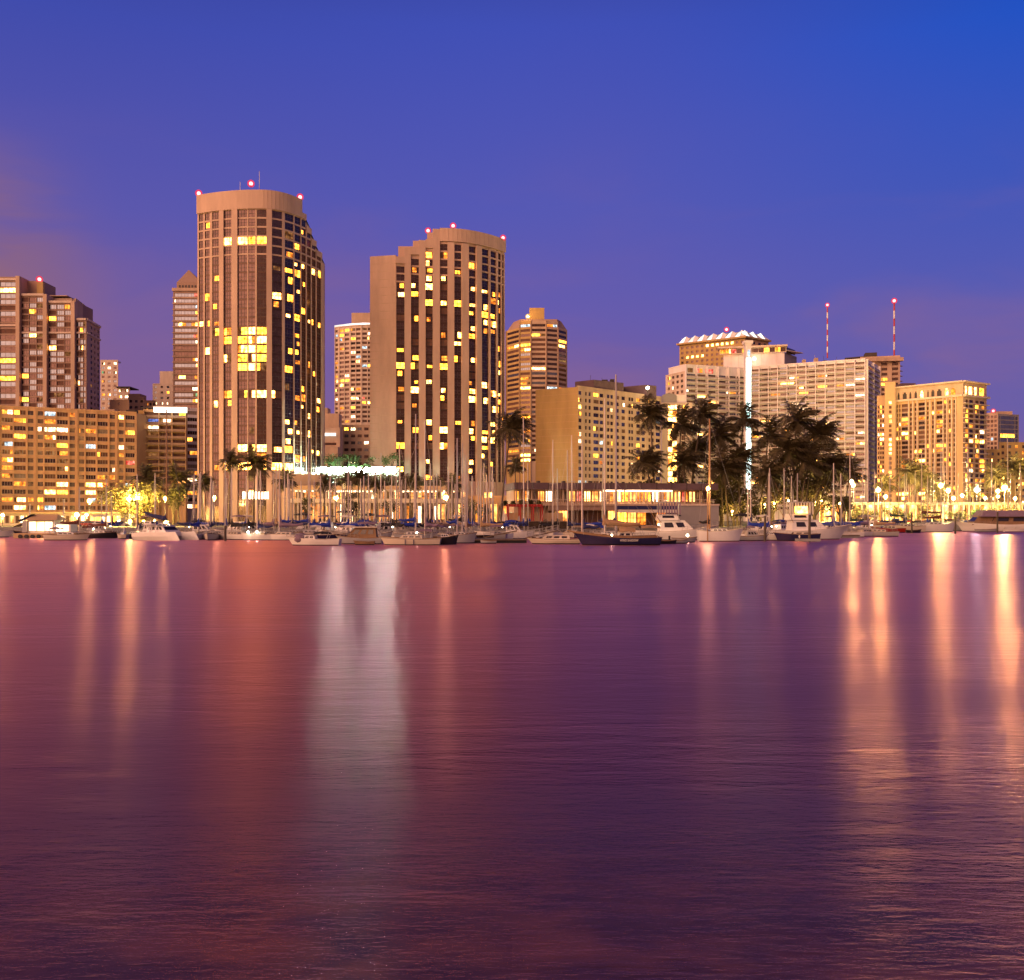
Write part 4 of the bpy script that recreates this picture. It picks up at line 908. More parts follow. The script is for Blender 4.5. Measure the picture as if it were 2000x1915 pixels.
def clubhouse():
    Y = 226
    t = Bld('restaurant', 'two storey harbour restaurant with purple roof and red glowing dining room', 'restaurant', X(1200, Y), Y + 4, 65)
    A, B = PP(1008, Y), PP(1396, Y + 8); z0 = G - .2
    zr0, zr1 = Z(956, Y), Z(943, Y); zf = Z(984, Y)
    t.p('wall', 'tan_concrete').obox(A, B, 0, 1, z0, zr0, -14, -3)
    t.p('roof', 'roof_purple').obox(A, B, -.012, 1.01, zr0, zr1, -14, 1.0)
    for u in (.06, .11, .235, .37, .62): t.p('roof_vent', 'roof_dark').obox(A, B, u, u + .012, zr1, zr1 + .5, -3, -1); 
    for k in range(13): t.p('roof_seam', 'roof_dark').obox(A, B, k / 13, k / 13 + .003, zr0 + .05, zr1 - .02, 1.0, 1.06)
    t.p('floor_slab', 'tan_concrete').obox(A, B, 0, 1, zf - .45, zf, -4, .6); t.p('floor_slab', 'brown_concrete').obox(A, B, .16, .5, zf - 1.5, zf - .45, -.6, .3)
    keys = ['lit_dim', 'lit_white', 'pale_curtain', 'room_glow', 'shop_white', 'pale_curtain', 'pale_curtain', 'room_glow', 'lit_red', 'shop_glow', 'room_glow', 'shop_white', 'lit_amber', 'shop_glow', 'lit_yellow', 'room_glow', 'lit_amber', 'lit_yellow', 'shop_white', 'lit_amber', 'room_glow', 'shop_glow', 'lit_red', 'shop_glow', 'lit_dim', 'dark_glass']
    n = len(keys)
    for k, key in enumerate(keys):
        t.window(A, B, k / n + .004, (k + 1) / n - .004, zf + .5, zr0 - .4, key, -2.9, 3, 0, 'frame_bronze', .12)
        t.p('column', 'tan_concrete').obox(A, B, k / n - .0025, k / n + .0025, zf, zr0, -.2, .1)
        t.p('railing', 'cream_concrete').obox(A, B, k / n, (k + 1) / n, zf + .95, zf + 1.05, .4, .48)
        for j in range(4): t.p('railing', 'cream_concrete').obox(A, B, (k + j / 4) / n, (k + j / 4) / n + .0008, zf, zf + .95, .41, .47)
    for u0, u1 in ((.44, .53), (.545, .63), (.64, .78)): t.p('ceiling_light', 'shop_white').obox(A, B, u0, u1, zr0 - .35, zr0 - .12, -2.5, .2)
    # ground floor: awning and lit openings
    for k in range(12): t.window(A, B, .17 + k * .05, .17 + k * .05 + .044, z0 + .5, zf - 1.7, t.r.choice(['room_glow', 'lit_dim', 'curtain', 'lit_amber', 'curtain'] if k < 6 else ['room_glow', 'lit_yellow', 'lit_amber', 'shop_glow', 'curtain']), -2.9, 3, 1)
    t.p('awning', 'cover_navy').obox(A, B, .49, .80, zf - 1.35, zf - .5, -1, 1.5); t.p('awning', 'canvas_white').obox(A, B, .50, .80, zf - 2.1, zf - 1.4, .3, 1.9)
    t.finish()
clubhouse()
def pergola():
    t = empty('pergola', (X(1040, 216), 216, G), 'red timber pergola with leaning boards on the dark stone quay', 'pergola'); o = t.location
    b = MB(); z1 = Z(987, 216); A, B = PP(992, 215), PP(1108, 216)
    b.obox(A, B, 0, .58, z1 - .35, z1, -.25, .1); b.obox(A, B, 0, .58, z1 - .35, z1, -4.1, -3.8)
    for k in range(12): b.obox(A, B, k * .05, k * .05 + .014, z1, z1 + .18, -4.4, .5)
    b.build('beam', M['red_paint'], t, o); b = MB()
    for u in (0, .2, .42, .57): b.obox(A, B, u, u + .02, G, z1, -.2, .05); b.obox(A, B, u, u + .02, G, z1, -4.1, -3.9)
    b.build('post', M['red_paint'], t, o)
    b = MB()
    for k in range(22): b.obox(A, B, .6 + k * .018, .6 + k * .018 + .012, G, G + 1.5 + .35 * math.sin(k), -.3, -.2)
    b.build('fence_panel', M['wood_dock'], t, o); b = MB(); b.obox(A, B, .03, .98, G, G + 3.2, -5.5, -5.3); b.build('back_wall', M['ochre_wall'], t, o)
pergola()
rb = random.Random(77)
for i, (px, h, lean, m, lab) in enumerate(((982, 3.8, .25, 'canvas_white', 'white surfboard standing tallest beside the red pergola'), (991, 3.2, -.4, 'gel_cream', 'cream surfboard leaning against the pergola post'), (1012, 2.6, .3, 'gel_grey', 'grey surfboard leaning under the red pergola'), (1026, 3.0, -.5, 'canvas_white', 'white surfboard tilting inside the red pergola'), (1034, 2.0, .1, 'cover_blue', 'short blue surfboard propped under the pergola'))):
    b = MB(); y = 214.3; x0 = X(px, y); prof = [(0, .08), (.12, .25), (.4, .33), (.7, .27), (.9, .13), (1, .01)]
    L_ = [(x0 + lean * t_ * h * .3 - w, y, G + t_ * h) for t_, w in prof] + [(x0 + lean * t_ * h * .3 + w, y, G + t_ * h) for t_, w in reversed(prof)]
    n = len(L_); b.v = L_ + [(a, c + .08, d) for a, c, d in L_]; b.f = [tuple(range(n)), tuple(range(2 * n - 1, n - 1, -1))] + [(k, (k + 1) % n, n + (k + 1) % n, n + k) for k in range(n)]; b.m = [0] * len(b.f)
    tag(b.build('surfboard', M[m]), lab, 'surfboard', 'surfboards by the pergola')
def stone_quay():
    t = empty('sea_wall', (X(1040, 211), 212, 0), 'dark stone sea wall below the red pergola', 'sea wall')
    b = MB(); A, B = PP(972, 208), PP(1118, 208); b.obox(A, B, 0, 1, -1, Z(1020, 208), -6, 0); b.build('wall', M['stone_dark'], t, t.location)
    b = MB(); b.obox(A, B, 0, 1, Z(1020, 208), Z(1018.6, 208), -6.2, .2); b.build('coping', M['wood_dock'], t, t.location)
stone_quay()
def quay(p0, p1, y, lab):
    b = MB(); b.obox(PP(p0, y), PP(p1, y), 0, 1, -1, G - .05, -3.9, 0, 0); tag(b.build('sea_wall', M['grey_concrete']), lab, 'sea wall')
quay(-80, 960, 214, 'long grey concrete sea wall behind the crowded boats'); quay(1500, 2100, 330, 'far grey concrete sea wall under the harbour road lamps')
def fence():
    t = empty('boundary_wall', (X(1350, 236), 236, G), 'low grey wall behind the tall wooden mast', 'wall')
    b = MB(); A, B = PP(1325, 221), PP(1404, 222); b.obox(A, B, 0, 1, G - 1, Z(988, 221), -.4, 0); b.build('wall', M['grey_concrete'], t, t.location)
    b = MB(); b.obox(A, B, -.01, 1.01, Z(988, 221), Z(985, 221), -.6, .2); b.build('coping', M['cream_concrete'], t, t.location)
fence()
# ------------------------------------------------------------------ street lamps
def lamp_proto(name, h, arm, core, halo, r=.42):
    t = empty(name, (0, 0, 0), None, 'street lamp')
    b = MB(); b.tube([(0, 0, 0), (0, 0, .6), (0, 0, h - .9)], [.16, .12, .07], 8); b.tube([(0, 0, h - .95), (0, 0, h - .7)], [.22, .16], 8); b.build('pole', M['lamp_metal'], t, smooth=True)
    b = MB(); b.ball((0, 0, h), r, 0, 10, 6); g = b.build('bulb', M[core], t)
    b = MB(); b.ball((0, 0, h), r * 1.95, 0, 14, 9); b.build('globe', M[halo], t, smooth=True)  # oversized shell added as the glare around the bulb
    b = MB(); b.tube([(0, 0, h + r * 1.9), (0, 0, h + r * 2.1)], [.3, .1], 8); b.build('cap', M['lamp_metal'], t)
    return t
protos = {}
def lamp(px, py, Y, core, halo, label, group, r=.42, z0=G - .15):
    h = max(1.1, round(Z(py, Y) - z0, 2)); o = lamp_proto('street_lamp', h, 0, core, halo, r); o.location = (X(px, Y), Y, z0)
    tag(o, label, 'street lamp', group)
gl_ = 'lamps of the harbour road on the left bank'
for px, py, Y, k, g_, lab, r in (
    (175, 979, 262, 'lamp_amber', 'amber_globe', 'tall amber street lamp alone before the long apartment block', .45),
    (150, 1006, 240, 'lamp_amber', 'amber_globe', 'low amber lamp with the biggest glow beside the lit white boathouse', .45),
    (252, 975, 243, 'lamp_amber', 'amber_globe', 'first of the paired amber lamps in front of the glowing banyan', .42),
    (268, 973, 243, 'lamp_amber', 'amber_globe', 'second of the paired amber lamps in front of the glowing banyan', .42),
    (323, 974, 243, 'lamp_amber', 'amber_globe', 'single amber lamp by the darker side of the glowing banyan', .35),
    (418, 973, 262, 'lamp_warm', 'amber_globe', 'warm lamp at the foot of the tallest hotel tower', .4),
    (656, 973, 270, 'lamp_warm', 'amber_globe', 'warm lamp in front of the golden arcade', .5),
    (871, 972, 255, 'lamp_warm', 'amber_globe', 'tall amber lamp before the second hotel tower', .5),
    (5, 1007, 250, 'lamp_amber', 'amber_globe', 'small warm lamp at the edge beside the harbour sheds', .3), (38, 1005, 292, 'lamp_mid', 'amber_globe', 'small warm lamp over the white boathouse roof', .3), (89, 1005, 292, 'lamp_mid', 'amber_globe', 'small warm lamp before the harbour shed roof', .28), (129, 1005, 292, 'lamp_mid', 'amber_globe', 'small warm lamp just beside the biggest glow', .28), (169, 1006, 252, 'lamp_warm', 'amber_globe', 'small warm lamp over the brown covered sloop', .28), (208, 1003, 292, 'lamp_mid', 'amber_globe', 'small warm lamp nearest the banyan', .28)):
    lamp(px, py, Y, k, g_, lab, gl_, r)
for k, (px, lab) in enumerate(((232, 'ground lamp at the outer edge of the glowing banyan'), (254, 'ground lamp under the paired amber lamps'), (281, 'ground lamp right under the middle of the glowing banyan'), (303, 'ground lamp between the banyan and the single lamp'), (325, 'ground lamp under the darker side of the banyan'))):
    lamp(px, 1019.5 - k % 2, 239.5, 'lamp_ground', 'amber_globe', lab, 'ground lamps lighting the banyan', .3, G - .2)
gq_ = 'small ground lamps among the palm trunks'
for k, (px, py, Y) in enumerate(((1397, 992, 236), (1430, 999, 246), (1494, 986, 250), (1512, 984, 256), (1531, 986, 252), (1592, 981, 254), (1605, 978, 260), (1640, 984, 258))):
    lamp(px, py, Y, 'lamp_ground', 'amber_globe', 'small warm lamp glowing between the trunks of the palm grove', gq_, .15, G - .2)
gr_ = 'lamps of the harbour road on the right bank'
for px, py, Y, k, g_, lab, r in (
    (1663, 941, 352, 'lamp_hot', 'amber_globe', 'upper of two close warm lamps beside the big palm grove', .5), (1667, 948, 356, 'lamp_warm', 'amber_globe', 'lower of two close warm lamps beside the big palm grove', .5),
    (1715.5, 957.5, 345, 'lamp_hot', 'amber_globe', 'amber lamp before the balconied wing end', .55), (1729.5, 970.5, 343, 'lamp_warm', 'amber_globe', 'lower amber lamp just right of the balconied wing', .48),
    (1837.5, 948.5, 345, 'lamp_hot', 'amber_globe', 'tallest amber lamp before the ribbed hotel', .62), (1852, 958.5, 345, 'lamp_warm', 'amber_globe', 'amber lamp close beside the tallest one at the ribbed hotel', .58),
    (1862.5, 973.5, 347, 'lamp_warm', 'amber_globe', 'low amber lamp above the maroon boat canopy', .48), (1879, 968, 350, 'lamp_warm', 'amber_globe', 'small amber lamp under the corner of the ribbed hotel', .4),
    (1908, 957, 345, 'lamp_pale', 'white_globe', 'only white green lamp on the far bank', .58),
    (1949, 959.5, 345, 'lamp_warm', 'amber_globe', 'amber lamp left of the brightest far lamp', .5), (1962, 953, 345, 'lamp_hot', 'amber_globe', 'brightest amber lamp near the end of the far bank', .72),
    (1949, 970, 348, 'lamp_warm', 'amber_globe', 'low amber lamp below the brightest far lamps', .42), (1983, 974, 348, 'lamp_warm', 'amber_globe', 'last low amber lamp at the end of the far bank', .42),
    (1924, 973, 350, 'lamp_warm', 'amber_globe', 'small warm lamp between the white green lamp and the brightest', .38)):
    lamp(px, py, Y, k, g_, lab, gr_, r)
# ------------------------------------------------------------------ trees and palms
def leaf_cards(b, blobs, n, size, rnd, mi=0):
    tot = sum(r[3] ** 2 for r in blobs)
    for (cx, cy, cz, r, fz) in blobs:
        k = int(n * r * r / tot)
        for _ in range(k):
            u = rnd.uniform(-1, 1); th = rnd.uniform(0, 2 * PI); q = rnd.random() ** .45 * r * (1 + .25 * math.sin(5 * th + cx))
            s = math.sqrt(1 - u * u); p = Vector((cx + q * s * math.cos(th), cy + q * s * math.sin(th), cz + q * u * fz))
            a = Vector((rnd.gauss(0, 1), rnd.gauss(0, 1), rnd.gauss(0, .6))).normalized(); c = a.cross(Vector((rnd.gauss(0, 1), rnd.gauss(0, 1), rnd.gauss(0, 1)))).normalized()
            w = size * rnd.uniform(.6, 1.3)
            b.quad(p - a * w - c * w * .1, p - c * w * .55, p + a * w, p + c * w * .55, mi)
def tree(name, label, x, y, z0, h, w, leafm, n=1600, size=.32, seed=1, group=None, trunk_h=.35, nb=11, cat='tree'):
    rnd = random.Random(seed); t = empty(name, (x, y, z0), label, cat, group)
    blobs = []
    for i in range(nb):
        a = rnd.uniform(0, 2 * PI); d = rnd.random() ** .6 * w * .38
        blobs.append((d * math.cos(a), d * math.sin(a), h * rnd.uniform(trunk_h + .12, .88), w * rnd.uniform(.14, .26), .75))
    b = MB(); b.tube([(0, 0, -.3), (.1, 0, h * trunk_h * .6), (0, .1, h * trunk_h)], [w * .045, w * .035, w * .03], 8)
    for bl in blobs: b.tube([(0, .1, h * trunk_h * .8), (bl[0] * .5, bl[1] * .5, lerp(h * trunk_h, bl[2], .6)), bl[:3]], [w * .022, w * .014, w * .006], 5)
    b.build('trunk', M['bark'], t)
    b = MB(); leaf_cards(b, blobs, n, size, rnd); b.build('crown', M[leafm], t); return t
def palm_mesh(seed, wind=1.15, nf=42, Lf=3.9):
    rnd = random.Random(seed); b = MB()
    for i in range(nf):
        az = 2 * PI * i / nf * 2.618 + rnd.uniform(-.2, .2); el = rnd.uniform(-.5, 1.35); L_ = Lf * rnd.uniform(.8, 1.15)
        d = Vector((math.cos(az) * math.cos(el), math.sin(az) * math.cos(el), math.sin(el)))
        pts = []; p = Vector((0, 0, 0)); ns = 12
        for k in range(ns + 1):
            pts.append(p.copy()); d = (d + Vector((wind * .075, 0, -.05 - .09 * (k / ns)))).normalized(); p += d * (L_ / ns)
        for k in range(ns):
            a, c = pts[k], pts[k + 1]; t_ = (c - a).normalized(); sd = t_.cross(Vector((0, 0, 1)))
            sd = sd.normalized() if sd.length > .01 else Vector((1, 0, 0))
            b.quad(a - sd * .035, a + sd * .035, c + sd * .025, c - sd * .025)
            if k < 1: continue
            for rep in range(2):
                o = a.lerp(c, rep * .5); ln = 1.25 * math.sin(PI * (k + rep * .5) / ns * .82 + .35) * rnd.uniform(.8, 1.15)
                for s_ in (-1, 1):
                    tip = o + (sd * s_ * .75 + t_ * .5 + Vector((wind * .22, 0, -.45 * rnd.uniform(.4, 1.3)))).normalized() * ln
                    b.quad(o - t_ * .075, o + t_ * .075, tip + t_ * .03, tip - t_ * .03)
    for k in range(9): a = k * 2.4; b.ball((.28 * math.cos(a), .28 * math.sin(a), -.25), .15, 0, 6, 4)
    return b.mesh('palm_crown', M['palm_leaf'])
PALM_CROWNS = [palm_mesh(s) for s in (1, 2, 3, 4)]
def palm(px, py, Y, basepx, label, group, sc=1.0, v=0, r0=.26, z0=G - .2):
    """crown centre at photo column px, row py; trunk foot at column basepx"""
    x, z = X(px, Y), Z(py, Y); xb = X(basepx, Y)
    t = empty('palm_tree', (xb, Y, z0), label, 'palm tree', group)
    b = MB(); n = 8; h = z - z0; pts = []
    for k in range(n + 1):
        u = k / n; pts.append((lerp(0, x - xb, u ** 1.5), .25 * math.sin(u * 3), h * u))
    b.tube(pts, [lerp(r0 * 1.35 if k == 0 else r0, r0 * .62, k / n) for k in range(n + 1)], 8); b.build('trunk', M['palm_trunk'], t, smooth=True)
    c = bpy.data.objects.new('crown', PALM_CROWNS[v % 4]); C.objects.link(c); c.parent = t; c.location = (x - xb, pts[-1][1], h); c.scale = (sc, sc, sc); c.rotation_euler = (0, .12, 0)
gp = 'palms of the big dark grove'
for i, (px, py, Y, bx, sc, lab) in enumerate((
    (1270, 812, 236, 1280, 1.28, 'tall windblown palm standing before the pale hotel flank'), (1262, 905, 232, 1278, 1.2, 'shorter palm just below the tall windblown one'),
    (1330, 830, 240, 1324, 1.25, 'palm in front of the lit stair column'), (1372, 808, 244, 1345, 1.2, 'tall leaning palm beside the wooden mast'), (1335, 905, 238, 1342, 1.25, 'low palm with the leaning bright trunk by the restaurant roof'),
    (1358, 880, 248, 1350, 1.1, 'low palm behind the wooden mast'),
    (1452, 820, 250, 1440, 1.2, 'palm whose crown crosses the glowing lift shaft'), (1405, 850, 246, 1412, 1.35, 'dense palm between wooden mast and lift shaft'), (1415, 920, 240, 1422, 1.45, 'low broad palm at the heart of the grove'),
    (1442, 900, 244, 1446, 1.3, 'low palm right in front of the lift shaft foot'), (1502, 850, 252, 1485, 1.3, 'palm just beyond the glowing lift shaft'),
    (1556, 822, 246, 1548, 1.45, 'tallest palm of the dense eastern clump'), (1540, 880, 240, 1530, 1.45, 'palm in the middle of the dense eastern clump'), (1600, 850, 248, 1570, 1.45, 'broad palm on the outer top of the eastern clump'), (1580, 905, 240, 1560, 1.5, 'low broad palm in the eastern clump'),
    (1500, 925, 238, 1500, 1.3, 'low palm at the west foot of the eastern clump'), (1625, 910, 244, 1580, 1.35, 'outermost palm leaning out over the marina'), (1610, 940, 262, 1590, 1.2, 'shaded palm under the outermost leaning palm'),
    (1660, 925, 300, 1650, 1.3, 'lone feathery palm before the balconied wing'))):
    palm(px, py, Y, bx, lab, gp, sc * 1.18, i)
go = 'palms along the waterfront'
for i, (px, py, Y, bx, sc, lab) in enumerate((
    (998, 838, 218, 978, 1.5, 'big windblown palm leaning beside the second hotel tower'), (1006, 912, 300, 1008, 1.0, 'small palm against the glow behind the big windblown palm'),
    (450, 902, 250, 446, 1.0, 'thin palm left of the hotel entrance'), (498, 908, 246, 494, 1.35, 'bushy palm right before the hotel entrance'),
    (700, 934, 268, 700, 1.05, 'small palm dark against the white tube lights'), (676, 938, 270, 675, .8, 'smallest palm against the white tube lights'),
    (286, 935, 256, 288, 1.2, 'dark palm over the banyan on its outer side'), (345, 935, 256, 348, 1.25, 'dark palm over the banyan beside the thin mast'), (395, 945, 262, 396, 1.0, 'palm at the corner of the tallest tower'), (556, 940, 268, 556, 1.0, 'palm right of the tallest tower entrance'),
    (1778, 925, 362, 1780, 1.9, 'round dark palm before the ribbed hotel'), (1802, 940, 366, 1806, 1.7, 'second dark palm before the ribbed hotel'), (1830, 962, 364, 1828, 1.5, 'low dark palm below the ribbed hotel'), (1727, 948, 366, 1728, 1.3, 'dark palm at the wing end of the white hotel'),
    (634, 946, 264, 633, .9, 'thin palm at the outer end of the golden arcade'), (735, 950, 266, 737, .85, 'short palm before the golden arcade middle'), (802, 944, 262, 800, 1.0, 'palm where the golden arcade meets the terrace'), (884, 946, 266, 886, .95, 'palm before the garden terrace'),
    (1944, 930, 362, 1944, 1.7, 'palm before the low golden blocks'), (1982, 915, 366, 1986, 1.7, 'palm at the far end beside the tall bare mast'), (1900, 962, 358, 1902, 1.0, 'small palm lit green by the white lamp'))):
    palm(px, py, Y, bx, lab, go, sc, i + 1)
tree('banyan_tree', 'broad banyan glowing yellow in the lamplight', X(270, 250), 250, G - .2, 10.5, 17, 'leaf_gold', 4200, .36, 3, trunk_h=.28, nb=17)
tree('broadleaf_tree', 'brown shaded tree beside the glowing banyan', X(338, 254), 254, G - .2, 11, 9, 'leaf_olive', 1500, .36, 4)
tree('broadleaf_tree', 'round dark tree at the corner of the second hotel tower', X(846, 306), 306, G, 15.5, 10, 'leaf_olive', 1800, .36, 5)
for i, (px, py, w, Y, lab) in enumerate(((1408, 890, 9, 256, 'dark round tree filling the grove beside the wooden mast'), (1432, 935, 9, 250, 'low dark tree under the palm that crosses the lift shaft'), (1508, 900, 11, 258, 'dark tree filling the grove just beyond the lift shaft'), (1555, 862, 13, 262, 'tallest dark tree inside the eastern palm clump'), (1590, 890, 11, 258, 'dark tree under the broad outer palm'), (1340, 925, 7, 252, 'dark shrubby tree between the two western palm pairs'), (1270, 930, 6, 250, 'dark shrubby tree under the tall windblown palm'))):
    zt_ = Z(py, Y) + 1.5; tree('broadleaf_tree', lab, X(px, Y), Y, G - .2, zt_ - G - 1.5, w * 1.3, 'palm_leaf', 2200, .42, 60 + i, 'dark trees inside the palm grove', trunk_h=.16, nb=16)
tree('broadleaf_tree', 'small lamplit tree behind the second sportfisher', X(1640, 275), 275, G - .2, 9, 8, 'leaf_olive', 1500, .3, 6)
tree('broadleaf_tree', 'low lamplit tree under the eastern palm clump', X(1480, 262), 262, G - .2, 6, 7, 'leaf_olive', 900, .3, 8)
gg = 'green trees behind the white deck lights'
for i, (px, py, w, lab) in enumerate(((640, 902, 6, 'green tree at the outer end of the white deck'), (662, 899, 7, 'tallest green tree above the white deck lights'), (684, 900, 7, 'middle green tree above the white deck lights'), (706, 902, 6, 'green tree beside the blank tower wall'), (762, 902, 7, 'dark green tree at the foot of the blank tower wall'))):
    Y = 338; zt = Z(py, Y); tree('broadleaf_tree', lab, X(px, Y), Y, zt - 7, 10, w * 1.5, 'leaf_green', 900, .3, 40 + i, gg, trunk_h=.2, nb=8)
gv_ = 'low lamplit trees before the glowing pavilion'
for i, (px, h, w, lab) in enumerate(((1672, 6, 6, 'low lamplit tree beside the two close warm lamps'), (1698, 5, 6, 'low lamplit tree under the balconied wing end'), (1745, 7, 6, 'lamplit tree between the wing and the ribbed hotel'), (1765, 5, 5, 'small lamplit tree under the round dark palm'), (1812, 7, 7, 'lamplit tree before the middle of the ribbed hotel'), (1870, 5, 6, 'low lamplit tree under the ribbed hotel corner'), (1915, 7, 6, 'tree lit greenish by the white lamp'), (1935, 6, 6, 'low lamplit tree before the golden blocks'), (1975, 7, 7, 'lamplit tree at the far end of the pavilion'))): tree('broadleaf_tree', lab, X(px, 356), 356, G - .2, h, w * 1.25, ('leaf_olive', 'leaf_green')[i == 6], 800, .36, 120 + i, gv_, trunk_h=.22, nb=9)  # one tree has the lamp's greenish light put into its leaf colour
def hedge(px0, px1, py0, py1, Y, label, m, n, seed):
    rnd = random.Random(seed); b = MB(); z0, z1 = Z(py1, Y), Z(py0, Y); x0, x1 = X(px0, Y), X(px1, Y)
    k = int((x1 - x0) / 1.6); bl = [(lerp(x0, x1, (i + .5) / k), Y + rnd.uniform(-.6, .6), lerp(z0, z1, rnd.uniform(.35, .62)), (z1 - z0) * rnd.uniform(.42, .6), 1) for i in range(k)]
    b.box(x0, Y - .5, z0, x1, Y + .5, lerp(z0, z1, .4)); leaf_cards(b, bl, n, .3, rnd); tag(b.build('hedge', M[m]), label, 'hedge')
hedge(620, 778, 928, 954, 316, 'long dark hedge along the arcade roof under the white tubes', 'leaf_olive', 3600, 1)
hedge(780, 835, 938, 954, 312, 'short dark hedge before the blank tower wall', 'leaf_olive', 900, 2)
hedge(978, 1060, 978, 988, 220, 'dark planter hedge on top of the red pergola', 'leaf_olive', 1100, 3)
def parasol(px, py, Y, label):
    t = empty('parasol', (X(px, Y), Y, G - .2), label, 'parasol', 'dark parasols on the quay'); h = Z(py, Y) - G + .2
    b = MB(); b.tube([(0, 0, 0), (0, 0, h)], .05, 6); b.build('pole', M['lamp_metal'], t)
    b = MB(); n = 10; r_ = 2.3
    for k in range(n):
        a, c = 2 * PI * k / n, 2 * PI * (k + 1) / n; b.add([(0, 0, h), (r_ * math.cos(a), r_ * math.sin(a), h - .55), (r_ * math.cos(c), r_ * math.sin(c), h - .55), (r_ * math.cos(c), r_ * math.sin(c), h - .75), (r_ * math.cos(a), r_ * math.sin(a), h - .75)], [(0, 1, 2), (1, 4, 3, 2)])
    b.build('canopy', M['cover_black'], t)
parasol(672, 996, 236, 'dark parasol before the middle of the golden arcade'); parasol(722, 1002, 232, 'lower dark parasol beside the thin palm'); parasol(592, 1001, 238, 'dark parasol near the tallest hotel end of the arcade'); parasol(1310, 1002, 215, 'dark parasol by the restaurant awning'); parasol(1450, 1002, 218, 'dark parasol under the palm grove')
gt_ = 'small dark trees before the golden arcade'
for i, (px, h, w, Y, lab) in enumerate(((597, 8, 4, 258, 'small dark tree near the tallest tower end of the arcade'), (690, 9.5, 3.6, 254, 'narrow dark tree before the middle of the arcade'), (760, 7, 4.5, 258, 'small dark tree before the far end of the arcade'), (905, 9, 6, 262, 'dark tree before the garden terrace'), (940, 8, 5, 258, 'smaller dark tree before the garden terrace'))): tree('broadleaf_tree', lab, X(px, Y), Y, G - .2, h, w * 1.2, 'leaf_olive', 700, .26, 80 + i, gt_, trunk_h=.3, nb=9)
# ------------------------------------------------------------------ parked cars by the lamps
def car_proto(m):
    t = empty('parked_car', (0, 0, 0), None, 'car')
    b = MB(); pr = [(-2.1, .35), (-2.15, .75), (-1.9, .95), (1.1, .95), (2.0, .8), (2.15, .55), (2.1, .35)]
    n = len(pr); b.v = [(x, -.85, z) for x, z in pr] + [(x, .85, z) for x, z in pr]; b.f = [tuple(range(n)), tuple(range(2 * n - 1, n - 1, -1))] + [(k, (k + 1) % n, n + (k + 1) % n, n + k) for k in range(n)]; b.m = [0] * len(b.f)
    b.build('body', M[m], t); b = MB(); q = [(-1.7, -.75), (1.0, -.75), (1.0, .75), (-1.7, .75)]; b.prism(q, .95, 1.45, top=[(-1.2, -.62), (.35, -.62), (.35, .62), (-1.2, .62)]); b.build('cabin', M['boat_glass'], t)
    for x in (-1.3, 1.3):
        for y in (-.8, .8):
            b = MB(); b.tube([(x, y - .1, .33), (x, y + .1, .33)], .33, 10); b.build('wheel', M['rubber'], t)
    return t
cars = {k: car_proto(k) for k in ('car_red', 'car_white', 'car_dark', 'car_silver')}; used = set()
CN = {'car_red': 'red', 'car_white': 'white', 'car_dark': 'dark', 'car_silver': 'silver'}
for px, Y, k, where in ((170, 236, 'car_red', 'under the biggest amber glow'), (186, 236, 'car_dark', 'under the biggest amber glow'), (198, 236, 'car_white', 'in front of the glowing banyan'), (238, 238, 'car_silver', 'in front of the glowing banyan'), (290, 238, 'car_dark', 'in front of the glowing banyan'), (312, 238, 'car_white', 'by the darker side of the banyan'),
                       (1690, 346, 'car_white', 'under the lamps of the far bank beside the palm grove'), (1712, 346, 'car_dark', 'under the lamps of the far bank'), (1750, 346, 'car_silver', 'before the glowing pavilion'), (1776, 346, 'car_red', 'before the glowing pavilion'), (1900, 346, 'car_white', 'below the white green lamp'), (1975, 346, 'car_silver', 'at the end of the far bank')):
    o = cars[k] if k not in used else copy_tree(cars[k]); used.add(k); o.location = (X(px, Y), Y, G - .18); o.rotation_euler = (0, 0, .1 * ((px % 5) - 2))
    tag(o, f'{CN[k]} car parked {where}', 'car', 'cars parked by the lamps')
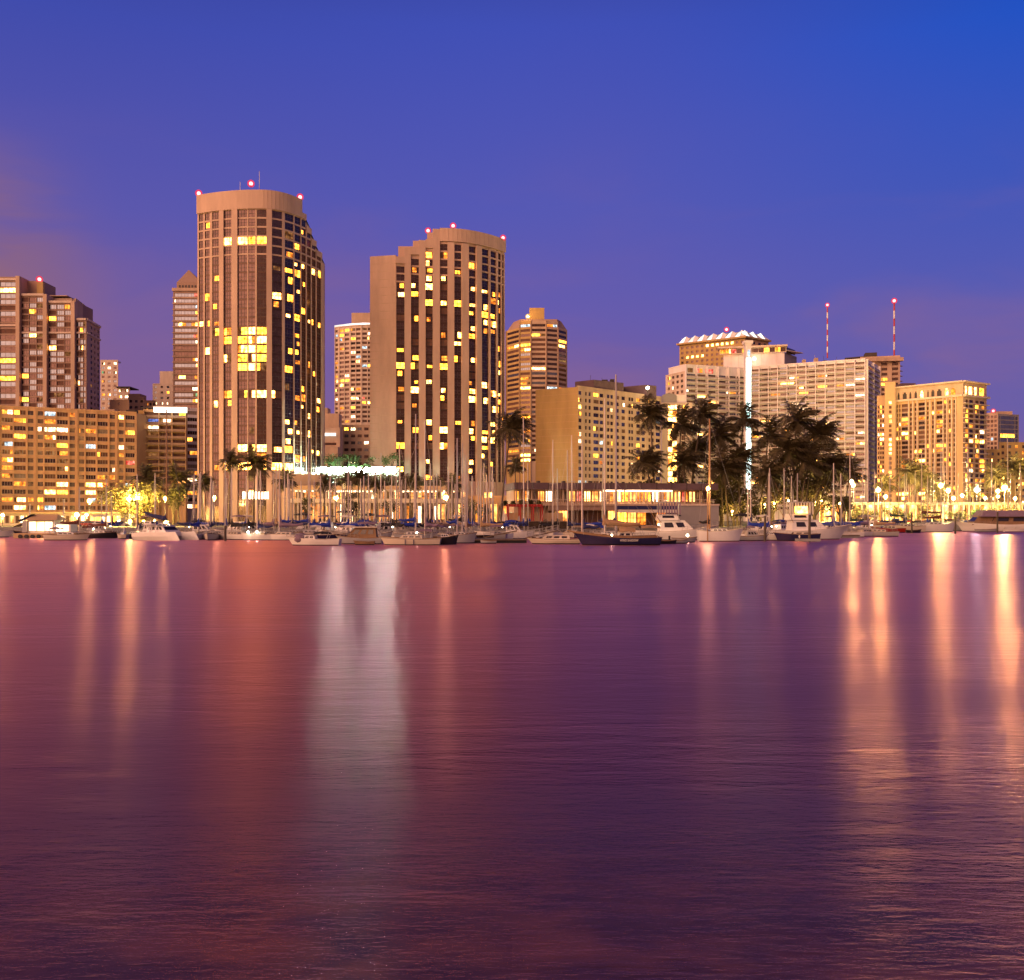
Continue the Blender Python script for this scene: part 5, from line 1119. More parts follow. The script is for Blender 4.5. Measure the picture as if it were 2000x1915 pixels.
# ------------------------------------------------------------------ boats
def hull(t, L_, B_, fb, m, deckm='gel_cream', rake=.12, stern=.72, sheer=.35, bottom='bottom_paint', stripe=None, rise=0.):
    """lofted hull, bow towards +x; returns the sheer height function"""
    ns = 16; sec = []
    def beam(t_): return B_ / 2 * ((stern + (1 - stern) * math.sin(min(1, t_ / .42) * PI / 2)) if t_ < .42 else max(.012, (1 - ((t_ - .42) / .58) ** 2.1)))
    def sh(t_): return fb * (1 + sheer * max(0, (t_ - .3) / .7) ** 1.8 + .12 * max(0, .3 - t_) / .3) + rise
    b = MB()
    for i in range(ns + 1):
        t_ = i / ns; w = beam(t_); h = sh(t_); x = lambda q: -L_ / 2 + L_ * t_ * (1 - rake * (1 - q) * max(0, (t_ - .5) * 2)) + (.03 * L_ * (1 - q) if t_ < .01 else 0)
        half = [(x(0), 0, -.35), (x(.1), w * .62, -.12), (x(.25), w * .86, .10), (x(.27), w * .87, .15), (x(.6), w * .97, h * .62), (x(.82), w, h * .85), (x(.86), w * 1.0, h * .89), (x(1), w, h)]
        sec.append([(p[0], -p[1], p[2]) for p in half[::-1]] + half[1:])
    n = len(sec[0]); b.v = [p for s_ in sec for p in s_]
    for i in range(ns):
        for k in range(n - 1):
            d = abs(k + .5 - 7); mi = 1 if d < 2 else (2 if d < 3 else (3 if 5 < d < 6 else 0))
            b.f.append((i * n + k, (i + 1) * n + k, (i + 1) * n + k + 1, i * n + k + 1)); b.m.append(mi)
    b.f.append(tuple(range(n))); b.m.append(0)
    st = stripe or m
    b.build('hull', [M[m], M[bottom], M[bottom if bottom != 'bottom_paint' else 'gel_navy'], M[st]], t)
    d = MB()
    for i in range(ns):
        a, c = sec[i], sec[i + 1]
        d.quad((a[0][0], a[0][1] * .96, a[0][2] - .03), (c[0][0], c[0][1] * .96, c[0][2] - .03), (c[-1][0], c[-1][1] * .96, c[-1][2] - .03), (a[-1][0], a[-1][1] * .96, a[-1][2] - .03))
    d.build('deck', M[deckm], t)
    r_ = MB()
    for s_ in (0, n - 1): r_.tube([sec[i][s_] for i in range(ns + 1)], .045, 5)
    r_.build('rub_rail', M['teak' if m != 'gel_white' else 'gel_cream'], t)
    return sh, beam
def rails(t, L_, sh, beam, x0, x1, h=.6, n=8):
    b = MB()
    for s_ in (-1, 1):
        top = []
        for k in range(n + 1):
            u = lerp(x0, x1, k / n); x = -L_ / 2 + L_ * u; y = s_ * beam(u) * .92; z = sh(u)
            b.tube([(x, y, z), (x, y, z + h)], .022, 4); top.append((x, y, z + h))
        b.tube(top, .022, 4); b.tube([(p[0], p[1], p[2] - h * .48) for p in top], .012, 4)
    b.build('railing', M['steel'], t)
def cabin(t, L_, u0, u1, w0, w1, z0, h, m='gel_white', nwin=3, slope=.35, name='cabin', glass='boat_glass', wtop=.82):
    """a cabin trunk with side windows, front leaning back"""
    x0, x1 = -L_ / 2 + L_ * u0, -L_ / 2 + L_ * u1; b = MB()
    q0 = [(x0, -w0), (x1, -w1), (x1, w1), (x0, w0)]; q1 = [(x0 + h * .1, -w0 * wtop), (x1 - h * slope * 2, -w1 * wtop), (x1 - h * slope * 2, w1 * wtop), (x0 + h * .1, w0 * wtop)]
    b.prism(q0, z0, z0 + h, top=q1); c = b.build(name, M[m], t)
    for s_ in (-1, 1):
        for k in range(nwin):
            a, d = (k + .15) / nwin, (k + .85) / nwin; g = MB()
            def P_(u, v): 
                xa, xb = lerp(x0, q1[0][0], v), lerp(x1, q1[1][0], v); wa, wb = lerp(w0, w0 * wtop, v), lerp(w1, w1 * wtop, v)
                return (lerp(xa, xb, .06 + .86 * u), s_ * (lerp(wa, wb, u) + .025), z0 + h * v)
            g.quad(P_(a, .38), P_(d, .38), P_(d, .80), P_(a, .80)); g.build('window', M[glass], c)
    g = MB(); g.quad((x1 - h * slope * .7 + .03, -w1 * .85, z0 + h * .36), (x1 - h * slope * .7 + .03, w1 * .85, z0 + h * .36), (x1 - h * slope * 1.65 + .03, w1 * .74, z0 + h * .85), (x1 - h * slope * 1.65 + .03, -w1 * .74, z0 + h * .85)); g.build('windscreen', M[glass], c)
    return c
def mast(t, x, z0, h, r=.10, m='mast_metal', spreaders=2, lean=0., stay=True, L_=8, deckz=1.):
    b = MB(); b.tube([(0, 0, 0), (lean * .5, 0, h * .5), (lean, 0, h)], [r, r * .95, r * .7], 7)
    o = b.build('mast', M[m], t); o.location = (x, 0, z0)
    for k in range(spreaders):
        z = h * (k + 1) / (spreaders + 1) * 1.05; sp = MB(); sp.tube([(lean * z / h, -.75, z - .05), (lean * z / h, .75, z - .05)], .03, 4); sp.build('spreader', M[m], o)
    if stay:
        s = MB()
        for e in ((L_ * .5 - x, 0, deckz - z0), (-L_ * .48 - x, 0, deckz - z0), (-.1, 1.2, deckz - z0), (-.1, -1.2, deckz - z0)): s.tube([(lean, 0, h * .98), e], .016, 3)
        s.build('stay', M['steel'], o)
    return o
def boom(t, x0, x1, z0, z1, cover, m='mast_metal', fat=.26, name='sail_cover'):
    b = MB(); b.tube([(x0, 0, z0), (x1, 0, z1)], .06, 6); b.build('boom', M[m], t)
    if cover:
        b = MB(); n = 8; pts = []; rad = []
        for k in range(n + 1):
            u = k / n; pts.append((lerp(x0, x1, u), .04 * math.sin(u * 9), lerp(z0, z1, u) + .2 + .09 * math.sin(u * 7) + .5 * max(0, .12 - u) / .12)); rad.append(fat * (1.15 - .62 * u) * (.75 if k in (0, n) else 1))
        b.tube(pts, rad, 8); b.tube([(x0 - .02, 0, z0 - .1), (x0 - .02, 0, z0 + 1.5)], [fat * .75, fat * .35], 7); b.build(name, M[cover], t)
def bimini(t, x0, x1, z, w, m, zb, droop=.18):
    b = MB(); n = 6; rows_ = []
    for i in range(5):
        x = lerp(x0, x1, i / 4); rows_.append([(x, lerp(-w, w, k / n), z + droop * math.sin(PI * k / n) - .15 * abs(i - 2) / 2) for k in range(n + 1)])
    for i in range(4):
        for k in range(n): b.quad(rows_[i][k], rows_[i][k + 1], rows_[i + 1][k + 1], rows_[i + 1][k])
    for i in range(4):
        for k in (0, n): a, c = rows_[i][k], rows_[i + 1][k]; b.quad(a, c, (c[0], c[1], c[2] - .18), (a[0], a[1], a[2] - .18))
    c_ = b.build('canopy', M[m], t); p = MB()
    for x in (x0, x1):
        for s_ in (-1, 1): p.tube([(lerp(x, (x0 + x1) / 2, .3), s_ * w * .98, zb), (x, s_ * w, z - .05)], .03, 4)
    p.build('frame', M['steel'], c_)
def cabinlight(t, p, r=.16, m='bulb'):
    b = MB(); b.ball(p, r, 0, 8, 5); b.build('deck_light', M[m], t)
def fender(t, p, m='canvas_white'):
    b = MB(); b.ball(p, .16, 0, 8, 6, 1.9); b.build('fender', M[m], t)
gb = 'boats along the front of the marina'
def boat_root(name, label, cat, px0, px1, Y, bow, group=gb, yaw=0.):
    """stands on the water between two photo columns; bow 1 points to +x, -1 to -x"""
    L_ = (px1 - px0) / F * Y / max(.3, math.cos(yaw))
    return empty(name, (X((px0 + px1) / 2, Y), Y, 0), label, cat, group, (0 if bow > 0 else PI) + yaw), L_
def sailboat(label, px0, px1, Y, bow, m='gel_white', cover='cover_blue', masttop=None, mastpx=None, fb=1.0, cab='gel_white', group=gb, dodger=None, stripe=None, mm='mast_metal', yaw=0., boomz=.9, mr=.14, Bf=.31, light=False, rail=True):
    t, L_ = boat_root('sailboat', label, 'sailboat', px0, px1, Y, bow, group, yaw)
    B_ = max(1.8, L_ * Bf); sh, bm = hull(t, L_, B_, fb, m, stripe=stripe)
    cabin(t, L_, .30, .68, B_ * .30, B_ * .22, fb * .98, .52, cab, 3, .5)
    xm = .58
    if mastpx is not None: xm = .5 + (1 if bow > 0 else -1) * (mastpx - (px0 + px1) / 2) / (px1 - px0)
    x = -L_ / 2 + L_ * xm
    h = (Z(masttop, Y) - fb - .5) if masttop else L_ * 1.25
    mast(t, x, fb + .4, h, mr, mm, 2 if h > 9 else 1, 0, True, L_, fb)
    if cover: boom(t, x - .1, max(-L_ * .46, x - L_ * .42), fb + .5 + boomz, fb + .62 + boomz, cover, mm, .2 + L_ * .012)
    if dodger: bimini(t, -L_ * .36, -L_ * .14, fb + 1.35, B_ * .36, dodger, fb)
    if rail: rails(t, L_, sh, bm, .05, .97, .55, 9)
    if light: cabinlight(t, (-L_ * .1, -(B_ * .25), fb + .9), .14)
    return t, L_, B_, sh, bm
def cruiser(label, px0, px1, Y, bow, m='gel_white', fb=1.2, cab='gel_white', fly=True, canopy=None, group=gb, stripe=None, glass='boat_glass', yaw=0., cat='motorboat', cu=(.28, .70), ch=1.35, wl=True):
    t, L_ = boat_root('motorboat', label, cat, px0, px1, Y, bow, group, yaw)
    B_ = max(2., L_ * .33); sh, bm = hull(t, L_, B_, fb, m, rake=.16, stern=.9, sheer=.45, stripe=stripe)
    cabin(t, L_, cu[0], cu[1], B_ * .40, B_ * .30, fb * .97, ch, cab, 3, .45, 'cabin', glass)
    if fly:
        cabin(t, L_, cu[0] + .02, lerp(cu[0], cu[1], .62), B_ * .36, B_ * .3, fb + ch * .98, .55, cab, 1, .3, 'flybridge', glass)
    if canopy: bimini(t, -L_ / 2 + L_ * cu[0], -L_ / 2 + L_ * lerp(cu[0], cu[1], .6), fb + ch + (1.7 if fly else .8), B_ * .36, canopy, fb + ch)
    rails(t, L_, sh, bm, .5, .98, .6, 6); return t, L_, B_, sh, bm
# --- from the harbour office end
def boathouse():
    Y = 196; t = empty('houseboat', (X(95, Y), Y, 0), 'white lit houseboat with yellow roof on a low pontoon', 'houseboat', gb); o = t.location
    b = MB(); A, B = PP(26, Y), PP(140, Y); b.obox(A, B, 0, 1, -.2, Z(1042, Y), -4.5, 0); b.build('pontoon', M['ochre_wall'], t, o)
    b = MB()
    for k in range(6): b.tube([(X(40 + k * 12, Y), Y - .25, .35), (X(40 + k * 12, Y), Y - .05, .35)], .42, 10)
    b.build('tyre_fender', M['rubber'], t, o)
    b = MB(); A, B = PP(54, Y + .6), PP(106, Y + .6); b.obox(A, B, 0, 1, Z(1042, Y), Z(1016, Y), -3.4, 0); c = b.build('cabin', M['white_paint'], t, o)
    for u0, u1, k in ((.06, .3, 'shop_white'), (.34, .62, 'shop_glow'), (.66, .92, 'shop_white')):
        b = MB(); b.obox(A, B, u0, u1, Z(1037, Y), Z(1020, Y), .0, .04); b.build('window', M[k], c, o)
    b = MB(); A2, B2 = PP(50, Y), PP(112, Y); b.add([(A2[0], Y - .4, Z(1016, Y)), (B2[0], Y - .4, Z(1016, Y)), (B2[0], Y + 4.6, Z(1016, Y)), (A2[0], Y + 4.6, Z(1016, Y)), (X(60, Y), Y + 2, Z(1005, Y)), (X(104, Y), Y + 2, Z(1005, Y))], [(0, 1, 5, 4), (1, 2, 5), (2, 3, 4, 5), (3, 0, 4), (0, 3, 2, 1)]); b.build('roof', M['ochre_wall'], t, o)
    b = MB(); b.obox(PP(106, Y + 1), PP(138, Y + 1), 0, 1, Z(1042, Y), Z(1023, Y), -3, 0); c = b.build('annex', M['white_paint'], t, o); b = MB(); b.obox(PP(110, Y + 1), PP(134, Y + 1), 0, 1, Z(1038, Y), Z(1026, Y), 0, .04); b.build('window', M['shop_white'], c, o)
    b = MB(); b.quad((X(22, Y), Y, Z(1030, Y)), (X(45, Y), Y, Z(1021, Y)), (X(45, Y), Y + 3, Z(1021, Y)), (X(22, Y), Y + 3, Z(1030, Y))); b.box(X(43, Y), Y, Z(1040, Y), X(51, Y), Y + 2.5, Z(1018, Y)); b.build('awning', M['gel_grey'], t, o)
    b = MB(); b.quad((X(30, Y), Y + .5, Z(1018, Y)), (X(61, Y), Y + .5, Z(1004, Y)), (X(61, Y), Y + 2, Z(1006, Y)), (X(30, Y), Y + 2, Z(1020, Y))); b.build('folded_sail', M['cover_navy'], t, o)
boathouse()
t, L_, B_, sh, bm = cruiser('white cabin boat half out of the frame beside the houseboat', -70, 30, 205, 1, fb=1.1, fly=False, cat='motorboat')
b = MB(); b.box(-L_ * .1, -B_ * .44, 1.2, L_ * .1, -B_ * .40, 2.2); b.build('lit_window', M['lit_bright'], t)
sailboat('grey pink sloop with furled brown sail and long boom beside the houseboat', 88, 178, 180, 1, 'gel_cream', 'cover_maroon', 950, 155, .95, boomz=1.5, dodger='cover_purple')
sailboat('dark hulled sloop under a brown awning behind the grey pink one', 152, 236, 196, 1, 'gel_black', 'cover_maroon', 935, 208, 1.0, dodger='cover_maroon', light=True)
t, L_, B_, sh, bm = cruiser('small yellow lit launch low between two dark boats', 228, 250, 190, -1, 'gel_cream', .8, fly=False); cabinlight(t, (0, -.9, 1.2), .16)
sailboat('small dark sloop with sagging navy awning beside the catamaran', 236, 286, 192, -1, 'gel_black', 'cover_navy', 925, 268, .9, dodger='cover_navy')
def catamaran():
    Y = 181; px0, px1 = 274, 422; t, L_ = boat_root('catamaran', 'big white catamaran with windowed saloon and navy sail cover', 'catamaran', 276, 368, Y, 1, gb, yaw=-.38)
    for s_ in (-1, 1):
        sub = MB(); ns = 14; hulls = []
        for i in range(ns + 1):
            u = i / ns; w = .85 * (1 if u < .5 else max(.03, 1 - ((u - .5) / .5) ** 2)); h = 1.35 + .25 * u; x = -L_ / 2 + L_ * u
            xx = lambda q: x + (.12 * L_ * (1 - q) * max(0, u - .6) / .4)
            hulls.append([(xx(1), s_ * 2.6 - w, h), (xx(.6), s_ * 2.6 - w * .96, h * .5), (xx(0), s_ * 2.6 - w * .5, -.15), (xx(0), s_ * 2.6 + w * .5, -.15), (xx(.6), s_ * 2.6 + w * .96, h * .5), (xx(1), s_ * 2.6 + w, h)])
        n = 6; sub.v = [p for s2 in hulls for p in s2]
        for i in range(ns):
            for k in range(n): j = (k + 1) % n; sub.f.append((i * n + k, (i + 1) * n + k, (i + 1) * n + j, i * n + j)); sub.m.append(0)
        sub.f += [tuple(range(n)), tuple(ns * n + k for k in range(n))]; sub.m += [0, 0]
        sub.build('hull', M['gel_white'], t)
    b = MB(); b.box(-L_ * .45, -2.6, .75, L_ * .22, 2.6, 1.5); b.build('bridge_deck', M['gel_white'], t)
    cabin(t, L_, .26, .72, 2.4, 2.0, 1.45, 1.25, 'gel_white', 4, .55)
    b = MB(); b.box(-L_ * .34, -2.5, 2.72, L_ * .06, 2.5, 2.84); b.build('hardtop', M['gel_grey'], t)
    b = MB()
    for x in (-L_ * .44, -L_ * .3, -L_ * .15, 0): b.tube([(x, -2.5, 1.5), (x + .25, -2.4, 2.75)], .09, 5); b.tube([(x, 2.5, 1.5), (x + .25, 2.4, 2.75)], .09, 5)
    b.build('support', M['gel_white'], t)
    mast(t, .4, 2.7, Z(800, Y) - 2.7, .15, 'wood_mast', 2, 0, True, L_, 1.5); boom(t, .3, -L_ * .5, 3.6, 4.9, 'cover_navy', 'mast_metal', .42)
catamaran()
cruiser('lavender grey runabout tucked beside the catamaran', 398, 450, 186, 1, 'gel_grey', .8, 'gel_grey', fly=False, ch=.8)
sailboat('small cream daysailer with a thin tall mast beside a mooring pile', 428, 474, 188, -1, 'gel_cream', None, 900, 440, .7)
t, *_ = sailboat('low pink white sloop with a navy sail cover and round lit ports', 470, 540, 180, -1, 'gel_white', 'cover_navy', 915, 503, 1.05, boomz=.7); cabinlight(t, (0, 1.2, 1.55), .2); cabinlight(t, (1.6, 1.2, 1.5), .2)
sailboat('navy sloop with bright blue sail cover just beyond the pink white one', 516, 572, 188, -1, 'gel_navy', 'cover_blue', 905, 546, 1.1, boomz=1.6)
sailboat('grey sloop under a long blue cover behind the nearest white hull', 540, 602, 196, 1, 'gel_grey', 'cover_blue', 935, 565, 1.1, boomz=1.3, dodger='cover_blue')
t, L_, B_, sh, bm = cruiser('nearest white sloop hulled launch with rounded foredeck tarpaulin', 558, 666, 148, -1, 'gel_white', .95, 'gel_white', fly=False, cat='motorboat', cu=(.45, .78), ch=.62)
b = MB(); b.ball((L_ * .22, 0, 1.05), 1.15, 0, 12, 8, .75); b.build('tarpaulin', M['cover_purple'], t); bimini(t, -L_ * .3, -L_ * .02, 2.0, B_ * .36, 'cover_black', 1.0)
sailboat('cream sloop with raised blue cover and tall mast among the central boats', 570, 648, 190, 1, 'gel_cream', 'cover_blue', 853, 603, 1.2, boomz=1.5)
t, L_, B_, sh, bm = cruiser('brown windowed trawler with lavender canvas roof and a small tender', 655, 748, 156, -1, 'gel_grey', .95, 'teak', fly=False, canopy='cover_purple', ch=1.7, cu=(.12, .78), glass='boat_glass')
b = MB(); b.box(-L_ * .40, -B_ * .46, 2.62, L_ * .30, B_ * .46, 2.78); b.build('roof', M['gel_cream'], t)
t2, L2 = boat_root('dinghy', 'small wooden dinghy moored under the brown trawler', 'dinghy', 690, 732, 150, -1, gb); hull(t2, L2, 1.4, .5, 'teak', 'teak')
t, L_, B_, sh, bm = cruiser('grey wheelhouse boat with a square green window behind the trawler', 716, 768, 166, 1, 'gel_grey', 1.3, 'gel_grey', fly=False, ch=1.6, cu=(.1, .6))
t, L_, B_, sh, bm = sailboat('cream double banded cruising sloop nearest the middle, purple sail cover and lit deck', 740, 862, 150, -1, 'gel_cream', 'cover_purple', 822, 830, 1.0, 'gel_cream', stripe='gel_navy', boomz=1.3, dodger='cover_purple', light=True, mr=.12)
for x in (.6, -.7): b = MB(); b.box(x - .06, B_ * .5, .1, x + .06, B_ * .515, .9); b.build('fender_line', M['cover_navy'], t)
sailboat('navy covered sloop with twin thin masts behind the banded cruiser', 770, 850, 166, 1, 'gel_grey', 'cover_blue', 808, 812, 1.3, boomz=1.7)
sailboat('black stern of a dark sloop beside the banded cruiser', 846, 896, 153, 1, 'gel_black', 'cover_blue', 855, 893, 1.15, boomz=1.6, rail=False)
t, L_, B_, sh, bm = sailboat('pale lavender sloop with black hanging sail and cluttered stern rails', 868, 932, 160, 1, 'gel_grey', 'cover_black', 865, 903, 1.35, boomz=1.7)
t2, L2 = boat_root('dinghy', 'upturned white dinghy with a blue patch on the dock edge', 'dinghy', 926, 966, 176, -1, gb); hull(t2, L2, 1.5, .7, 'gel_white', 'cover_blue'); t2.location.z = .9
t2, L2 = boat_root('dinghy', 'grey inflatable dinghy at the dark landing stage', 'dinghy', 938, 970, 158, -1, gb); hull(t2, L2, 1.3, .45, 'gel_grey', 'rubber', rake=.05)
# landing stage and gangways
def landing():
    t = empty('floating_dock', (X(990, 162), 162, 0), 'dark floating landing stage below the stone sea wall', 'dock'); o = t.location
    b = MB(); b.obox(PP(925, 160), PP(1030, 161), 0, 1, .45, .62, -6, 0); b.build('decking', M['wood_dock'], t, o)
    b = MB(); b.obox(PP(926, 160.2), PP(1029, 161.2), 0, 1, -.3, .45, -5.6, -.2); b.build('float', M['rubber'], t, o)
landing()
for px0, px1, lab in ((945, 1010, 'ramp gangway with handrails leading down to the dark landing stage'), (1030, 1090, 'second ramp gangway with tall looped handrail beside the low yacht')):
    Y = 176; t = empty('gangway', (X(px0, Y), Y, 0), lab, 'gangway', 'gangways to the landing stage'); o = t.location; x0, x1 = X(px0, Y), X(px1, Y)
    b = MB(); b.add([(x0, Y - .7, .7), (x1, Y - .7, 1.9), (x1, Y + .7, 1.9), (x0, Y + .7, .7), (x0, Y - .7, .5), (x1, Y - .7, 1.7), (x1, Y + .7, 1.7), (x0, Y + .7, .5)], [(0, 1, 2, 3), (4, 5, 1, 0), (7, 6, 2, 3), (0, 3, 7, 4), (1, 2, 6, 5), (4, 7, 6, 5)]); b.build('walkway', M['wood_dock'], t, o)
    b = MB()
    for y in (Y - .7, Y + .7):
        b.tube([(x0, y, 1.65), (x1, y, 2.85)], .04, 5); b.tube([(x0, y, 1.2), (x1, y, 2.4)], .03, 5)
        for k in range(6): u = k / 5; b.tube([(lerp(x0, x1, u), y, lerp(.7, 1.9, u)), (lerp(x0, x1, u), y, lerp(1.65, 2.85, u))], .035, 5)
    b.build('handrail', M['steel'], t, o)
t, L_, B_, sh, bm = cruiser('low sleek cream motor yacht with a black underside by the ketch', 1026, 1134, 156, -1, 'gel_cream', .72, 'gel_cream', fly=False, stripe='gel_white', ch=.7, cu=(.2, .72))
def ketch():
    Y = 151; t, L_ = boat_root('ketch', 'navy hulled ketch with tan sail covers, bowsprit and white lettering', 'sailboat', 1118, 1292, Y, -1, gb)
    B_ = 3.7; sh, bm = hull(t, L_, B_, 1.1, 'gel_navy', 'teak', .14, .55, .75, 'gel_black')
    b = MB(); b.tube([(L_ * .46, 0, 1.95), (L_ * .56, 0, 2.25)], .09, 6); b.build('bowsprit', M['wood_mast'], t)
    b = MB()
    for s_ in (-1, 1):
        for k in range(14):
            u0, u1 = .05 + k * .065, .05 + (k + 1) * .065; b.quad((-L_ / 2 + L_ * u0, s_ * bm(u0), sh(u0)), (-L_ / 2 + L_ * u1, s_ * bm(u1), sh(u1)), (-L_ / 2 + L_ * u1, s_ * bm(u1), sh(u1) + .3), (-L_ / 2 + L_ * u0, s_ * bm(u0), sh(u0) + .3))
    b.build('bulwark', M['teak'], t)
    cabin(t, L_, .34, .52, 1.2, 1.1, 1.15, .8, 'gel_cream', 2, .3); cabin(t, L_, .6, .78, .9, .7, 1.35, .45, 'gel_cream', 2, .4)
    s_ = 1
    def mx(px): return -(X(px, Y) - t.location.x)
    mast(t, mx(1137), 1.5, Z(860, Y) - 1.5, .15, 'mast_metal', 1, 0, True, L_, 1.6); mast(t, mx(1181), 1.4, Z(779, Y) - 1.4, .16, 'mast_metal', 2, 0, True, L_, 1.4)
    boom(t, mx(1180), mx(1250), 3.2, 3.0, 'cover_tan', 'wood_mast', .46); boom(t, mx(1140), mx(1172), 2.5, 2.6, 'cover_navy', 'wood_mast', .3)
    bimini(t, mx(1250), mx(1287), 2.9, 1.5, 'cover_tan', 1.2); bimini(t, mx(1208), mx(1240), 2.3, 1.2, 'cover_tan', 1.2, .5)
    rails(t, L_, sh, bm, .06, .95, .7, 12); cabinlight(t, (mx(1193), B_ * .46, 1.55), .13, 'bulb')
    # name on the side: pale painted characters, a few pixels high in the photograph
    fc = bpy.data.curves.new('name_lettering', 'FONT'); fc.body = 'WIND SHADOW'; fc.size = .52; fc.extrude = .008; fc.align_x = 'CENTER'; fc.align_y = 'CENTER'
    fo = bpy.data.objects.new('name_lettering', fc); C.objects.link(fo); fo.parent = t; u = .5 + mx(1226) / L_
    fo.location = (mx(1226), bm(u) * .985 + .03, .72); fo.rotation_euler = (R(86), 0, PI + .05); fc.materials.append(M['gel_white']); fo.scale = (.72, 1, 1)
    bpy.context.view_layer.update(); fm_ = bpy.data.meshes.new_from_object(fo.evaluated_get(bpy.context.evaluated_depsgraph_get())); fn = bpy.data.objects.new('name_lettering', fm_); C.objects.link(fn); fn.parent = t; fn.location = fo.location; fn.rotation_euler = fo.rotation_euler; fn.scale = fo.scale; bpy.data.objects.remove(fo)
ketch()
sailboat('white sloop behind the ketch whose mast is the tallest of all', 1150, 1232, 170, 1, 'gel_white', 'cover_navy', 731, 1203, 1.3, boomz=1.5, mr=.19, dodger='cover_blue')
for px, Y, lab in ((1300, 156, 'black outboard tender between the ketch and the lit sportfisher'), (1322, 158, 'grey inflatable tender lying against the dark dock')):
    t2, L2 = boat_root('dinghy', lab, 'dinghy', px - 14, px + 22, Y, 1, gb); hull(t2, L2, 1.4, .5, 'gel_black' if px == 1300 else 'gel_grey', 'rubber', rake=.06)
    b = MB(); b.box(-L2 * .56, -.2, .3, -L2 * .47, .2, 1.25); b.build('outboard_motor', M['rubber'], t2)
def sportfisher(label, px0, px1, Y, m, fb, canv, tower, hs=1.25):
    t, L_ = boat_root('sportfisher', label, 'motor yacht', px0, px1, Y, 1, gb); B_ = L_ * .32
    sh, bm = hull(t, L_, B_, fb, m, 'gel_white', .18, .92, .75, stripe='gel_white')
    cabin(t, L_, .30, .72, B_ * .42, B_ * .30, fb * .98, 1.7 * hs, 'gel_white', 2, .5); 
    b = MB(); x1 = -L_ / 2 + L_ * .72; b.quad((x1 - .15, -B_ * .29, fb + .15), (x1 - .15, B_ * .29, fb + .15), (x1 - 1.75 * hs, B_ * .26, fb + 1.68 * hs), (x1 - 1.75 * hs, -B_ * .26, fb + 1.68 * hs)); b.build('windscreen_cover', M['gel_grey'], t)
    cabin(t, L_, .28, .53, B_ * .40, B_ * .34, fb + 1.66 * hs, .9 * hs, 'gel_white', 1, .25, 'flybridge')
    b = MB(); z = fb + 4.3 * hs; xa, xb = -L_ / 2 + L_ * .28, -L_ / 2 + L_ * .53; b.prism([(xa, -B_ * .36), (xb, -B_ * .33), (xb, B_ * .33), (xa, B_ * .36)], z, z + .16); b.build('hardtop', M['gel_grey'], t)
    b = MB()
    for x in (xa + .3, xb - .3):
        for s_ in (-1, 1): b.tube([(x, s_ * B_ * .36, fb + 1.7 * hs), (x, s_ * B_ * .33, z)], .05, 5)
    b.build('tower_leg', M['steel'], t)
    b = MB()
    for k in range(9):
        u = k / 8; b.quad((lerp(xa, xb, u) - .12, -B_ * .37, fb + 2.5 * hs), (lerp(xa, xb, u) + .12, -B_ * .37, fb + 2.5 * hs), (lerp(xa, xb, u) + .12, -B_ * .34, z), (lerp(xa, xb, u) - .12, -B_ * .34, z))
    b.build('clear_curtain', M[canv], t)
    for s_ in (-1, 1):
        b = MB(); b.tube([(xa + .5, s_ * B_ * .42, fb + 1.6), (xa - 3.2 + .6 * s_, s_ * B_ * .95, fb + 1.6 + tower)], [.06, .02], 5); b.build('outrigger', M['wood_mast'], t)
    b = MB(); b.tube([(xa + 1.2, 0, z + .1), (xa + 1.1, 0, z + 2.6)], [.05, .02], 5); b.ball((xa + 1.6, 0, z + .35), .3, 0, 8, 5, .6); b.build('radar', M['gel_white'], t)
    rails(t, L_, sh, bm, .55, .98, .7, 7); return t, L_, B_
t, L_, B_ = sportfisher('white sportfisher with lavender windscreen cover behind the lamp mast', 1236, 1404, 182, 'gel_white', 1.6, 'cover_purple', 5.5); cabinlight(t, (-L_ * .22, -B_ * .4, 2.9), .12)
t, L_, B_, sh, bm = sailboat('pale yellow lit sloop whose wooden mast carries the amber lamp', 1362, 1452, 171, 1, 'gel_white', 'cover_black', 817, 1386, 1.75, mm='wood_mast', boomz=.9, mr=.2, Bf=.36)
def mast_lamp():
    Y = 168.5; p = (X(1383, Y), Y, Z(954.5, Y))
    t = empty('dock_lamp', (p[0], p[1] + .4, 0), 'amber dock lamp shining beside the wooden mast', 'street lamp'); o = t.location
    b = MB(); b.tube([(p[0], p[1] + .45, -.3), (p[0], p[1] + .45, p[2] + .3)], [.11, .07], 7); b.tube([(p[0], p[1] + .45, p[2] + .3), (p[0], p[1], p[2] + .25)], .05, 5); b.build('pole', M['wood_mast'], t, o)
    b = MB(); b.ball(p, .24, 0, 10, 6); b.build('bulb', M['lamp_warm'], t, o); b = MB(); b.ball(p, .47, 0, 12, 8); b.build('globe', M['amber_globe'], t, o)
mast_lamp()
t2, L2 = boat_root('dinghy', 'dinghy with a bright yellow lit cockpit under the sportfisher', 'dinghy', 1312, 1362, 165, 1, gb); hull(t2, L2, 1.7, .7, 'gel_grey', 'rubber'); cabinlight(t2, (.4, -.5, 1.2), .22, 'bulb')
cruiser('small grey launch under a sagging dark purple bimini', 1440, 1502, 176, 1, 'gel_grey', .8, 'gel_grey', fly=False, canopy='cover_purple', ch=1.0)
sailboat('dark launch with navy furled sail behind the pale yellow sloop', 1400, 1470, 190, -1, 'gel_navy', 'cover_navy', 935, 1466, 1.1, boomz=1.9)
cruiser('lavender stern boat between pile and navy hull', 1484, 1520, 178, -1, 'gel_white', .95, 'gel_white', fly=False, ch=.7)
